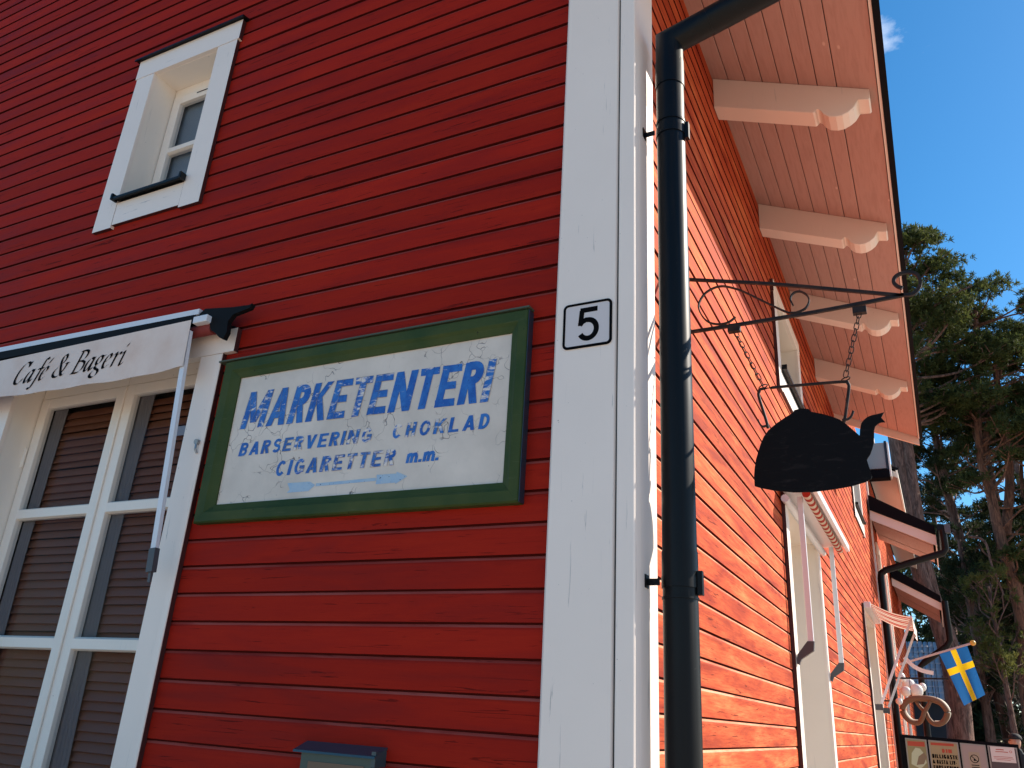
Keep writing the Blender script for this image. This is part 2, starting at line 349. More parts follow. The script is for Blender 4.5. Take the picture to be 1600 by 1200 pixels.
M['greybox'] = white_paint('grey_flashing', (0.33, 0.31, 0.29), vert=False)

# ------------------------------------------------------------------ ground
bm = NB(); box(bm, -300, 300, -300, 300, -0.3, 0.0)
g = ob('ground', bm, M['ground']); tag(g, 'pale gravel forecourt in front of the red house', kind='structure')

# ------------------------------------------------------------------ the red house
P = 0.125
house = thing('red_house', 'red weatherboarded wooden house with white corner post and deep eaves', 'house')
YEND = 14.9
gable_open = [(-3.480, -2.825, 4.50, 5.625), (-3.950, -2.333, 0.95, 3.37)]
side_open = [(3.93, 5.155, 4.47, 5.21), (3.725, 5.475, 0.20, 3.305), (10.595, 12.375, 0.2, 3.305), (10.89, 12.38, 4.99, 6.01), (7.9, 8.5, 4.47, 5.1)]
side_open = side_open[:4]

def cuts(lo, hi, za, zb, ops):
    segs = [(lo, hi)]
    for (a, b, c, d) in ops:
        if zb > c and za < d:
            n = []
            for s, e in segs:
                if b <= s or a >= e: n.append((s, e)); continue
                if a > s: n.append((s, a))
                if b < e: n.append((b, e))
            segs = n
    return [s for s in segs if s[1] - s[0] > 0.03]

def backing(bm, lo, hi, zlo, zhi, ops, f, y0=0.024, y1=0.10):
    zs = sorted({zlo, zhi, *[z for o in ops for z in o[2:] if zlo < z < zhi]})
    for a, b in zip(zs, zs[1:]):
        for s, e in cuts(lo, hi, a + 1e-4, b - 1e-4, ops): box(bm, s, e, y0, y1, a, b, f)

PROF = [(0.0, 0.0035), (0.0, 0.1020), (0.0010, 0.1060), (0.0026, 0.1100), (0.0050, 0.1150), (0.0085, 0.1205), (0.0125, 0.1220), (0.0135, 0.1295), (0.0230, 0.1295), (0.0230, 0.0035)]
def board(name, parent, u0, u1, z, f, m, rz):
    n = max(2, int((u1 - u0) / 0.7) + 1); bm = NB(); L_ = u1 - u0; prev = None; rows = []
    ph = random.random() * 40; tilt = random.uniform(-.0010, .0010); out = random.uniform(-.0012, .0012)
    for i in range(n + 1):
        x = L_ * i / n; w = noise.noise(Vector((x * .8 + ph, 0, 0))); w2 = noise.noise(Vector((x * 2.3 + ph, 5, 0)))
        rows.append([bm.verts.new((x, y + out + 0.0012 * w2 - tilt * (1 if zz > .05 else 0), zz + 0.0013 * w + (0.0012 * w2 if zz < .01 else 0))) for y, zz in PROF])
    k = len(PROF)
    for A, B in zip(rows, rows[1:]):
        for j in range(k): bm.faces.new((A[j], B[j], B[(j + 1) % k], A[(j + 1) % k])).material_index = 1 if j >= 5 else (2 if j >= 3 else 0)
    bm.faces.new(rows[0]); bm.faces.new(rows[-1][::-1])
    o = ob(name, bm, [m, M['groove'], M['worn_lit_gable'] if m is M['red_gable'] else M['worn_lit_side']], parent, loc=Vector(f(u0, 0, z)), rz=rz); return o

# gable wall
Z0G = 2.0584 - 0.0  # placeholder, replaced by the measured course height below
def zrow(k, off): return off + k * P
OFFG = 0.0386
bm = NB(); zs0 = 0.35
backing(bm, -9.0, -0.31, zs0, 5.9, gable_open, I3)
prism(bm, [(-9.0, 5.9), (-0.31, 5.9), (-5.9, 8.40), (-9.0, 8.40)], 0.024, 0.10, lambda p, q, t: (p, t, q))
gw = ob('gable_wall', bm, M['dark_gap'], house)
k = 3
while True:
    z = OFFG + k * P; k += 1
    if z > 8.25: break
    hi = -0.296
    if z + P > 5.98: hi = min(hi, -(z + P - 5.98) / 0.447 - 0.1)
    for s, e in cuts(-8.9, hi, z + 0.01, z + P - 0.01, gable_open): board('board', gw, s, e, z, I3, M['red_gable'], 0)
# side wall
OFFS = 0.0136
bm = NB(); backing(bm, 0.12, YEND, 0.35, 5.88, side_open, W2f); backing(bm, 9.0, YEND, 5.88, 7.2, side_open, W2f)
sw = ob('side_wall', bm, M['dark_gap'], house)
k = 3
while True:
    z = OFFS + k * P; k += 1
    if z > 7.1: break
    lo = 0.238 if z + P < 5.93 else 9.02
    for s, e in cuts(lo, YEND - 0.06, z + 0.01, z + P - 0.01, side_open):
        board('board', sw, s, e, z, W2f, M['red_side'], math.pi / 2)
# plinth
bm = NB(); box(bm, -9.0, 0.0, 0.02, 0.3, -0.05, 0.42); box(bm, -0.3, -0.02, 0.3, YEND, -0.05, 0.42)
ob('plinth', bm, mat('grey_stone_plinth', (0.22, 0.21, 0.2), 0.9), house)

# corner post
def vstrip(bm, x0, x1, y0, y1, z0, z1, bev=0.004, n=14, amp=0.0012, seed=0.0):
    """upright board with slightly wandering edges"""
    prof = [(x0 + bev, y0), (x1 - bev, y0), (x1, y0 + bev), (x1, y1), (x0, y1), (x0, y0 + bev)]
    rows = []
    for i in range(n + 1):
        z = z0 + (z1 - z0) * i / n; d = amp * noise.noise(Vector((seed, z * 1.7, 3)))
        rows.append([bm.verts.new((px + d, py + d * .5, z)) for px, py in prof])
    for A, B in zip(rows, rows[1:]):
        for j in range(6): bm.faces.new((A[j], A[(j + 1) % 6], B[(j + 1) % 6], B[j]))
    bm.faces.new(rows[0]); bm.faces.new(rows[-1])
bm = NB(); box(bm, -0.29, 0.01, 0.0, 0.11, 0.36, 5.9); cp = ob('corner_post', bm, M['dark_gap'], house)
bm = NB(); box(bm, -0.0317, -0.0279, -0.0302, -0.0005, 0.40, 5.90); ob('seam', bm, M['dark_gap'], cp)
bm = NB(); vstrip(bm, -0.303, -0.0318, -0.032, 0.0, 0.40, 5.95, 0.010, seed=1.0); ob('corner_board', bm, M['white_v'], cp)
bm = NB(); vstrip(bm, -0.0278, 0.042, -0.0335, 0.030, 0.40, 5.90, 0.004, seed=5.0); ob('corner_board', bm, M['white_v'], cp)
bm = NB(); vstrip(bm, 0.010, 0.0415, 0.0305, 0.238, 0.40, 5.86, 0.003, seed=9.0); ob('corner_board', bm, M['white_v'], cp)

# eaves: soffit slopes outward and down
SL = 0.447; ZS = 5.88
def sof(x, y, d=0.0): return (x, y, ZS - SL * x + d)
bm = NB()
for y0, y1 in ((-0.55, 9.02),):
    prism(bm, [(-0.1, ZS + 0.0447 + .022), (1.08, ZS - SL * 1.08 + .022), (1.08, ZS - SL * 1.08 + .09), (-0.1, ZS + .15)], y0, y1, lambda p, q, t: (p, t, q))
eave = ob('eave', bm, M['dark_gap'], house)
seams = [-0.02, 0.108, 0.222, 0.337, 0.452, 0.567, 0.683, 0.799, 1.034]
for a, b in zip(seams, seams[1:]):
    bm = NB(); a2, b2 = a + .0025, b - .0025
    n = 9; rows = []
    for i in range(n + 1):
        y = -0.55 + 9.55 * i / n; d = 0.0012 * noise.noise(Vector((a * 9, y * 2, 0))); dz = random.uniform(-.001, .001)
        rows.append([bm.verts.new((x, y, ZS - SL * x + h + dz)) for x, h in ((a2 + .0, .018), (a2 + d, .003), (a2 + .004, 0), (b2 - .004, 0), (b2 + d, .003), (b2, .018))])
    for A, B in zip(rows, rows[1:]):
        for j in range(6): bm.faces.new((A[j], A[(j + 1) % 6], B[(j + 1) % 6], B[j]))
    bm.faces.new(rows[0]); bm.faces.new(rows[-1])
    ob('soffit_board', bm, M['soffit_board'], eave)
# fascia: thin pale drip edge and the black metal edge outside it
bm = NB(); box(bm, 1.036, 1.052, -0.56, 9.03, 5.402, 5.45); ob('drip_board', bm, M['soffit'], eave)
bm = NB(); box(bm, 1.054, 1.092, -0.57, 9.04, 5.392, 5.50); ob('roof_edge', bm, M['roofing'], eave)
# end verge of the eave
bm = NB(); prism(bm, [(-0.02, ZS + .02), (1.045, ZS - SL * 1.045 + 0.02), (1.045, ZS - SL * 1.045 - 0.10), (-0.02, ZS - 0.10)], 9.021, 9.06, lambda p, q, t: (p, t, q))
ob('verge_board', bm, M['soffit'], eave)
# roof
bm = NB(); prism(bm, [(1.088, ZS - SL * 1.088 + .095), (1.088, ZS - SL * 1.088 + .14), (-5.9, ZS + SL * 5.9 + .14), (-5.9, ZS + SL * 5.9 + .095)], -0.56, 9.05, lambda p, q, t: (p, t, q))
ob('roof', bm, M['roofing'], house)
# corbels
CP = [(0, 0), (0, -0.252), (0.640, -0.234), (0.652, -0.222), (0.660, -0.200), (0.672, -0.192), (0.684, -0.205), (0.700, -0.235), (0.730, -0.252), (0.772, -0.250), (0.812, -0.232), (0.850, -0.200), (0.884, -0.160), (0.905, -0.118), (0.912, -0.092), (0.975, -0.085), (0.985, -0.07), (0.985, 0.0)]
for i, y in enumerate((1.82, 3.46, 5.13, 6.95)):
    bm = NB(); poly = [(x, ZS - SL * x + dz) for x, dz in CP]
    prism(bm, poly, y, y + 0.148, lambda p, q, t: (p, t, q))
    es = [e for e in bm.edges if abs(e.verts[0].co.y - e.verts[1].co.y) < 1e-6]
    bmesh.ops.bevel(bm, geom=es, offset=0.004, segments=1, affect='EDGES')
    ob('corbel', bm, M['soffit'], house)
# body of the house behind, so that no light leaks through the panes
bm = NB(); box(bm, -8.9, -0.95, 0.9, 0.95, 0.4, 8.3); ob('room_wall', bm, M['room'], house)
bm = NB(); box(bm, -1.0, -0.95, 0.95, YEND, 0.4, 7.1); box(bm, -8.9, -0.45, 0.11, 0.9, 3.9, 3.95); ob('room_wall', bm, M['room'], house)

# windows ---------------------------------------------------------------
def trim_box(bm, x0, x1, y0, y1, z0, z1, f, red):
    fs = box(bm, x0, x1, y0, y1, z0, z1, f)
    for i, q in enumerate(fs): q.material_index = 1 if i in red else 0
def trim(name, w, x0, x1, z0, z1, f, y0=-0.028, mt='white_v', red=(0, 1, 4)):
    bm = NB(); trim_box(bm, x0, x1, y0, -0.001, z0, z1, f, red); return ob(name, bm, [M[mt], M['red_edge']], w)

def window(f, u0, u1, z0, z1, tw, cols, rows, depth=0.15, head=0.17, ears=0.012, jb=None, apron=None, sill=True, flash=True, jamb_top=None, sash=True):
    """cols: list of (a,b) glazed leaves; rows: list of z pairs of panes"""
    bm = NB()   # lining of the recess
    box(bm, u0 - .02, u0, -0.002, depth + .04, z0, z1, f); box(bm, u1, u1 + .02, -0.002, depth + .04, z0, z1, f)
    box(bm, u0, u1, -0.002, depth + .04, z1, z1 + .02, f); box(bm, u0, u1, 0.0, depth + .04, z0 - .02, z0, f)
    w = ob('window', bm, M['white_clean'], house)
    jb = z0 - .18 if jb is None else jb; jt = z1 if jamb_top is None else jamb_top
    trim('jamb_trim', w, u0 - tw, u0, jb, jt, f, red=(0, 4)); trim('jamb_trim', w, u1, u1 + tw, jb, jt, f, red=(1, 4))
    trim('head_trim', w, u0 - tw - ears, u1 + tw + ears, jt + .002, jt + head, f, -0.031, 'white_h', (0, 1))
    if apron: trim('apron_trim', w, u0 + .004, u1 - .004, apron[0], apron[1], f, -0.026, 'white_h')
    if flash:
        bm = NB(); poly = [(-0.001, jt + head + .022), (-0.055, jt + head + .012), (-0.058, jt + head - .006), (-0.050, jt + head - .006), (-0.047, jt + head + .004), (-0.001, jt + head + .004)]
        prism(bm, poly, u0 - tw - .045, u1 + tw + .035, lambda p, q, t: f(t, p, q)); ob('head_flashing', bm, M['black_metal'], w)
    if sill:
        bm = NB(); poly = [(depth, z0 + .028), (-0.060, z0 + .012), (-0.072, z0 + .002), (-0.070, z0 - .014), (-0.058, z0 - .016), (-0.052, z0 - .002), (depth, z0 + .015)]
        prism(bm, poly, u0 + .002, u1 - .002, lambda p, q, t: f(t, p, q))
        for uu in (u0 - .012, u1 - .004): box(bm, uu, uu + .016, -0.075, -0.032, z0 - .014, z0 + .030, f)
        ob('sill', bm, M['black_metal'], w)
    if sash:
        for (a, b) in cols:
            st = 0.075; d0, d1 = depth - .0, depth + .045
            bm = NB(); lo, hi = rows[-1][0] - .06, rows[0][1] + .065
            box(bm, a, a + st, d0, d1, lo, hi, f, .003); box(bm, b - st, b, d0, d1, lo, hi, f, .003)
            box(bm, a + st, b - st, d0 + .001, d1, rows[0][1], hi, f, .003); box(bm, a, b, d0 + .004, d1, hi + .003, z1 - .001, f); box(bm, a + st, b - st, d0 + .001, d1, lo, rows[-1][0], f, .003)
            ob('sash', bm, M['white_clean'], w)
            for (q0, q1), (r0, r1) in zip(rows, rows[1:]):
                bm = NB(); poly = [(d0 + .001, r1 + .004), (d0 + .001, q0 - .006), (d0 + .02, q0 + .004), (d1, q0 + .004), (d1, r1 - .004), (d0 + .02, r1 - .004)]
                prism(bm, poly, a + st - .002, b - st + .002, lambda p, q, t: f(t, p, q)); ob('muntin', bm, M['white_clean'], w)
            for r0, r1 in rows:
                bm = NB(); box(bm, a + st - .003, b - st + .003, depth + .022, depth + .026, r0 - .003, r1 + .003, f); ob('pane', bm, M['glass'], w)
    return w

# upper gable window
w = window(I3, -3.455, -2.850, 4.535, 5.600, 0.172, [(-3.448, -2.857)], [(5.075, 5.462), (4.62, 5.030)], 0.165, 0.165, 0.014, 4.332, (4.352, 4.520))
bm = NB(); box(bm, -3.22, -3.02, 0.1635, 0.1645, 5.500, 5.508); ob('vent_slot', bm, M['ink'], w)
bm = NB(); box(bm, -3.45, -2.86, 0.235, 0.240, 4.54, 5.60); ob('curtain', bm, mat('blue_grey_reflection_blind', (0.20, 0.25, 0.30), 0.6), w)  # blue grey tone carries the sky reflection of the pane
# lower gable window with brown slatted blinds
rows = [(2.565, 3.205), (1.845, 2.505), (1.12, 1.785)]
w = window(I3, -3.925, -2.358, 1.00, 3.345, 0.158, [(-3.918, -3.142), (-3.138, -2.364)], rows, 0.150, 0.135, 0.075, 0.86, (0.88, 0.98), True, True, 3.262)
w['label'] = 'tall gable window with brown blinds'
bm = NB(); box(bm, -3.1475, -3.1325, 0.138, 0.149, 1.07, 3.26, I3, .003); ob('astragal', bm, M['white_clean'], w)
sl = NB(); prism(sl, [(0, -.044), (0.004, -.046), (0.024, 0.0), (0.020, 0.003)], 0, 0.60, lambda p, q, t: (t, p, q)); slm = None
for u in (-3.80, -3.04):
    z = 3.19; n = 0
    while z > 1.10:
        if slm is None: so_ = ob('slat', sl, M['blind'], w, loc=(u, 0.215, z)); slm = so_.data
        else: so_ = link('slat', slm, M['blind'], w, loc=(u, 0.215, z))
        so_.scale = (1.0, 1, random.uniform(.92, 1.08)); so_.rotation_euler = (0, random.uniform(-.004, .004), 0)
        z -= 0.047; n += 1
bm = NB(); box(bm, -3.95, -2.35, 0.30, 0.31, 1.0, 3.34); ob('blind_backing', bm, mat('blind_shadow_cloth', (0.035, 0.018, 0.014), .9), w)
for u in (-3.845, -3.075):
    bm = NB(); rws = []
    for i in range(22):
        t = i / 21; x = u + 0.115 * t; yy = 0.205 + 0.006 * math.sin(t * 26)
        rws.append([bm.verts.new((x + (0.02 * math.sin(zz * 2)) * t, yy, zz)) for zz in (1.1, 1.7, 2.3, 2.8, 3.22)])
    for A, B in zip(rws, rws[1:]):
        for j in range(4): bm.faces.new((A[j], A[j + 1], B[j + 1], B[j]))
    cm = _glass('lace_' + str(abs(u))[:3], (1, 1, 1)) if False else M['curtain']
    ob('curtain', bm, M['curtain'], w)
# hinge on the left sash stile, hook on the right trim
bm = NB(); tube(bm, [(-3.925, 0.140, 2.83), (-3.925, 0.140, 2.95)], 0.010, 8); ob('hinge', bm, M['white_clean'], w)
bm = NB(); tube(bm, [(-2.235, -0.030, 2.775), (-2.235, -0.052, 2.772)], 0.014, 10); tube(bm, [(-2.235, -0.045, 2.775), (-2.232, -0.048, 2.735), (-2.226, -0.040, 2.715)], 0.006, 6); ob('hook', bm, M['galv'], w)
bm = NB(); vstrip(bm, -2.2385, -2.1985, -0.0345, -0.0285, 0.87, 3.255, .002, seed=3); ob('jamb_batten', bm, M['white_v'], w)
# light seen in the right-hand panes drawn as flat panels; sticker behind them
bm = NB(); box(bm, -2.72, -2.44, 0.200, 0.203, 2.93, 2.985); ob('pane_light_patch', bm, mat('bluish_light_patch', (0.30, 0.33, 0.42), .5), w)
bm = NB(); box(bm, -2.60, -2.44, 0.200, 0.203, 2.875, 2.885); ob('pane_light_strip', bm, mat('yellow_strip', (0.6, 0.42, 0.08), .5), w)
bm = NB(); box(bm, -2.50, -2.435, 0.168, 0.170, 2.33, 2.47); ob('sticker', bm, mat('blue_sticker', (0.02, 0.09, 0.55), .4), w)

# side wall windows
w = window(W2f, 3.955, 5.13, 4.50, 5.185, 0.150, [(3.965, 5.12)], [(4.60, 5.1)], 0.34, 0.125, 0.0, 4.28, (4.30, 4.47), True, False)
w = window(W2f, 3.75, 5.45, 0.30, 3.28, 0.150, [(3.76, 4.60), (4.61, 5.44)], [(2.4, 3.15), (1.5, 2.3), (.6, 1.4)], 0.46, 0.15, 0.0, 0.30, None, False, False)
w = window(W2f, 10.62, 12.35, 0.30, 3.28, 0.150, [(10.63, 11.48), (11.49, 12.34)], [(2.4, 3.15), (1.5, 2.3), (.6, 1.4)], 0.46, 0.15, 0.0, 0.30, None, False, False)
w = window(W2f, 10.92, 12.35, 5.02, 5.98, 0.150, [(10.93, 12.34)], [(5.1, 5.9)], 0.15, 0.125, 0.0, 4.80, (4.82, 4.99), True, False)
bm = NB(); box(bm, YEND - .06, YEND + .06, -0.032, 0.0, 0.3, 7.15, W2f); ob('end_board', bm, M['white_v'], house)

# ------------------------------------------------------------------ downpipe
def pipe(name, label, pts, r, seams_, clips, wallx=0.042, cy=0.0):
    t = thing(name, label, 'downpipe', (pts[0][0], pts[0][1], 0))
    bm = NB(); tube(bm, pts, r, 32); ob('pipe', bm, M['black_metal'], t, True)
    for (c, rr, h) in seams_:
        bm = NB(); tube(bm, [(c[0], c[1], c[2]), (c[0], c[1], c[2] + h)], rr, 32); ob('collar', bm, M['black_metal'], t, True)
    for (c, rr) in clips:
        b = NB(); tube(b, [(c[0], c[1], c[2] - .020), (c[0], c[1], c[2] + .020)], rr, 32)
        box(b, c[0] + rr - .002, c[0] + rr + .016, c[1] - .012, c[1] + .012, c[2] - .045, c[2] + .040)
        cl = ob('clip', b, M['black_metal'], t, True)
        b = NB(); box(b, wallx, c[0] - rr + .004, c[1] - .045, c[1] - .039, c[2] - .014, c[2] + .010); box(b, wallx, wallx + .004, c[1] - .07, c[1] - .03, c[2] - .024, c[2] + .022)
        ob('clip_arm', b, M['black_metal'], cl)
    return t
px, py, pr = 0.152, 0.150, 0.063
t = pipe('downpipe', 'black round downpipe beside the white corner post', [(px, py, 0.25), (px, py, 4.48)], pr,
         [((px, py, 4.33), .0665, .15), ((px, py, 4.12), .0665, .012), ((px, py, 2.085), .0655, .10), ((px, py, 2.015), .0665, .008)], [((px, py, 4.070), .067), ((px, py, 2.075), .067)])
# mitred elbow up to the gutter
bm = NB()
n = 32; A = []; B = []; C_ = []; D_ = []
dirv = Vector((1.0, 0.0, 0.285)).normalized(); K = Vector((px, py, 4.610))
up = Vector((0, 0, 1)); mn = (up + dirv).normalized(); rp = pr + .001
for k in range(n):
    a = 2 * math.pi * k / n; o = Vector((math.cos(a), math.sin(a), 0)) * rp
    q = Vector((px, py, 4.47)) + o; A.append(bm.verts.new(q))
    tt = (K - q).dot(mn) / up.dot(mn); b_ = q + up * tt; B.append(bm.verts.new(b_))
    C_.append(bm.verts.new(b_ + dirv * ((Vector((px + .245, py, 0)) - b_).dot(dirv) + 4.68 * dirv.z if False else (px + .235 - b_.x) / dirv.x)))
for X, Y in ((A, B), (B, C_)):
    for k in range(n): bm.faces.new((X[k], X[(k + 1) % n], Y[(k + 1) % n], Y[k]))
bm.faces.new(A); bm.faces.new(C_)
ob('elbow', bm, M['black_metal'], t, True)
bm = NB(); s0 = K + dirv * .2; e0 = K + dirv * .95
tube(bm, [s0, e0], pr + .003, 32); ob('branch_pipe', bm, M['black_metal'], t, True)
bm = NB(); tube(bm, [e0, e0 + Vector((.04, 0, .02)), e0 + Vector((.06, 0, .08)), (e0.x + .06, py, 5.30)], pr + .003, 24); ob('outlet_pipe', bm, M['black_metal'], t, True)

# ------------------------------------------------------------------ forged bracket and kettle sign (hanging in the plane y = YB)
YB = 0.47
br = thing('sign_bracket', 'forged iron bracket with scrolls projecting from the long side wall behind the downpipe', 'bracket', (0.0, YB, 3.2))
def X3(p, y=YB): return (p[0], y, p[1])
bm = NB(); flatbar(bm, [X3((0.012, 3.05)), X3((0.012, 3.72))], 0.012, 0.03, (0, 1, 0)); ob('wall_bar', bm, M['iron'], br)
bm = NB(); flatbar(bm, [X3(p) for p in smooth_path([(0.016, 3.525, 0), (0.147, 3.492, 0), (0.48, 3.405, 0), (0.736, 3.328, 0), (0.99, 3.250, 0)], 4)], 0.013, 0.013, (0, 1, 0)); ob('top_bar', bm, M['iron'], br)
bm = NB(); flatbar(bm, [X3(p) for p in smooth_path([(0.016, 3.226, 0), (0.146, 3.228, 0), (0.47, 3.230, 0), (0.729, 3.236, 0), (1.0, 3.250, 0)], 4)], 0.014, 0.013, (0, 1, 0)); ob('lower_bar', bm, M['iron'], br)
sc = [(0.334, 3.268), (0.303, 3.248), (0.261, 3.245), (0.215, 3.264), (0.185, 3.306), (0.174, 3.356), (0.2, 3.405), (0.24, 3.428), (0.278, 3.432), (0.315, 3.420), (0.37, 3.389), (0.457, 3.322), (0.542, 3.258), (0.568, 3.247), (0.593, 3.246), (0.625, 3.258), (0.642, 3.289), (0.634, 3.320), (0.609, 3.341), (0.583, 3.339), (0.568, 3.315), (0.577, 3.280)]
bm = NB(); flatbar(bm, [X3(p) for p in smooth_path([(a, b, 0) for a, b in sc], 4)], 0.006, 0.012, (0, 1, 0)); ob('scroll', bm, M['iron'], br)
cu = [(0.99, 3.252), (1.03, 3.247), (1.056, 3.268), (1.066, 3.300), (1.057, 3.332), (1.033, 3.348), (1.005, 3.349), (0.980, 3.338), (0.970, 3.316), (0.981, 3.294), (0.999, 3.282)]
bm = NB(); flatbar(bm, [X3(p) for p in smooth_path([(a, b, 0) for a, b in cu], 4)], 0.013, 0.013, (0, 1, 0)); ob('end_curl', bm, M['iron'], br)
for lx in (0.326, 0.832):
    bm = NB(); box(bm, lx - .026, lx + .026, YB - .014, YB + .014, 3.196, 3.224)
    ob('lug', bm, M['iron'], br)

ks = thing('kettle_sign', 'flat black sheet iron kettle sign hanging on two chains from the bracket', 'sign', (0.6, YB, 2.5))
body = [(0.375, 2.503), (0.375, 2.544), (0.379, 2.578), (0.386, 2.612), (0.397, 2.645), (0.408, 2.676), (0.422, 2.706), (0.442, 2.732), (0.475, 2.758), (0.514, 2.782), (0.541, 2.796), (0.549, 2.808), (0.577, 2.812), (0.604, 2.806), (0.610, 2.794), (0.652, 2.780), (0.691, 2.763), (0.716, 2.748), (0.736, 2.729), (0.756, 2.705), (0.774, 2.684), (0.781, 2.676), (0.784, 2.699), (0.791, 2.724), (0.802, 2.738), (0.815, 2.748), (0.832, 2.754), (0.85, 2.756), (0.876, 2.761), (0.864, 2.741), (0.876, 2.721), (0.862, 2.722), (0.851, 2.718), (0.840, 2.709), (0.834, 2.692), (0.832, 2.673), (0.828, 2.642), (0.82, 2.618), (0.811, 2.598), (0.801, 2.584), (0.797, 2.577), (0.802, 2.548), (0.806, 2.528), (0.808, 2.512), (0.804, 2.501), (0.783, 2.491), (0.737, 2.479), (0.70, 2.474), (0.663, 2.470), (0.592, 2.465), (0.521, 2.468), (0.45, 2.480), (0.401, 2.493)]
bm = NB(); prism(bm, body, YB - .003, YB + .003, lambda p, q, t: (p, t, q)); ob('kettle_plate', bm, M['kettle'], ks)
hd = [(0.441, 2.742), (0.438, 2.765), (0.425, 2.825), (0.412, 2.885), (0.416, 2.907), (0.436, 2.917), (0.603, 2.913), (0.742, 2.907), (0.758, 2.899), (0.761, 2.880), (0.748, 2.815), (0.734, 2.752), (0.728, 2.735)]
bm = NB(); tube(bm, [X3(p) for p in smooth_path([(a, b, 0) for a, b in hd], 4)], 0.0062, 10); ob('handle', bm, M['iron'], ks, True)
for hk in ([(0.441, 2.752), (0.421, 2.749), (0.410, 2.763), (0.404, 2.781)], [(0.724, 2.744), (0.746, 2.746), (0.760, 2.758), (0.768, 2.778)]):
    bm = NB(); flatbar(bm, [X3(p, YB - .006) for p in smooth_path([(a, b, 0) for a, b in hk], 4)], 0.007, 0.010, (0, 1, 0)); ob('hook', bm, M['iron'], ks)
def chain(a, b, par, n):
    a = Vector(a); b = Vector(b); d = (b - a); L_ = d.length / n; d.normalize(); s = Vector((0, 1, 0)); s2 = d.cross(s)
    tpl = None
    for i in range(n):
        c = a + d * L_ * (i + .5); side = s2 if i % 2 == 0 else s; side = (side * math.cos(.35) + (s if i % 2 == 0 else s2) * math.sin(.35)).normalized()
        bm = NB(); pts = []
        for k in range(14):
            t_ = 2 * math.pi * k / 14; pts.append(c + d * (L_ * .62) * math.sin(t_) + side * 0.0085 * max(-1, min(1, 1.35 * math.cos(t_))))
        tube(bm, pts, 0.0021, 6, False, None, True); ob('link', bm, M['iron'], par, True)
chain(X3((0.329, 3.198)), X3((0.430, 2.934)), ks, 10)
chain(X3((0.832, 3.205)), X3((0.752, 2.926)), ks, 11)
for cx_, cz_ in ((0.432, 2.926), (0.752, 2.917)):
    bm = NB(); tube(bm, [(cx_ + .017 * math.cos(t_), YB + .017 * math.sin(t_), cz_ + .006 * math.cos(t_)) for t_ in [2 * math.pi * k / 18 for k in range(18)]], .0024, 6, False, None, True); ob('ring', bm, M['iron'], ks, True)

# ------------------------------------------------------------------ stroke lettering
def rib(bm, lay, pts, off, f, y, wear):
    """ribbon; off = offset vector or a float for normal offset"""
    P_ = [Vector((p[0], p[1], 0)) for p in pts]; A = []; B = []
    for i, p in enumerate(P_):
        if isinstance(off, (int, float)):
            d = (P_[min(i + 1, len(P_) - 1)] - P_[max(i - 1, 0)]).normalized(); o = Vector((-d.y, d.x, 0)) * off
        else: o = Vector((off[0], off[1], 0))
        A.append(bm.verts.new(f(p.x + o.x, p.y + o.y, y))); B.append(bm.verts.new(f(p.x - o.x, p.y - o.y, y)))
    for v in A + B: v[lay] = wear
    for i in range(len(A) - 1):
        try: bm.faces.new((A[i], A[i + 1], B[i + 1], B[i]))
        except ValueError: pass
def arc(cx, cy, rx, ry, a0, a1, n=10): return [(cx + rx * math.cos(R(a0 + (a1 - a0) * i / n)), cy + ry * math.sin(R(a0 + (a1 - a0) * i / n))) for i in range(n + 1)]
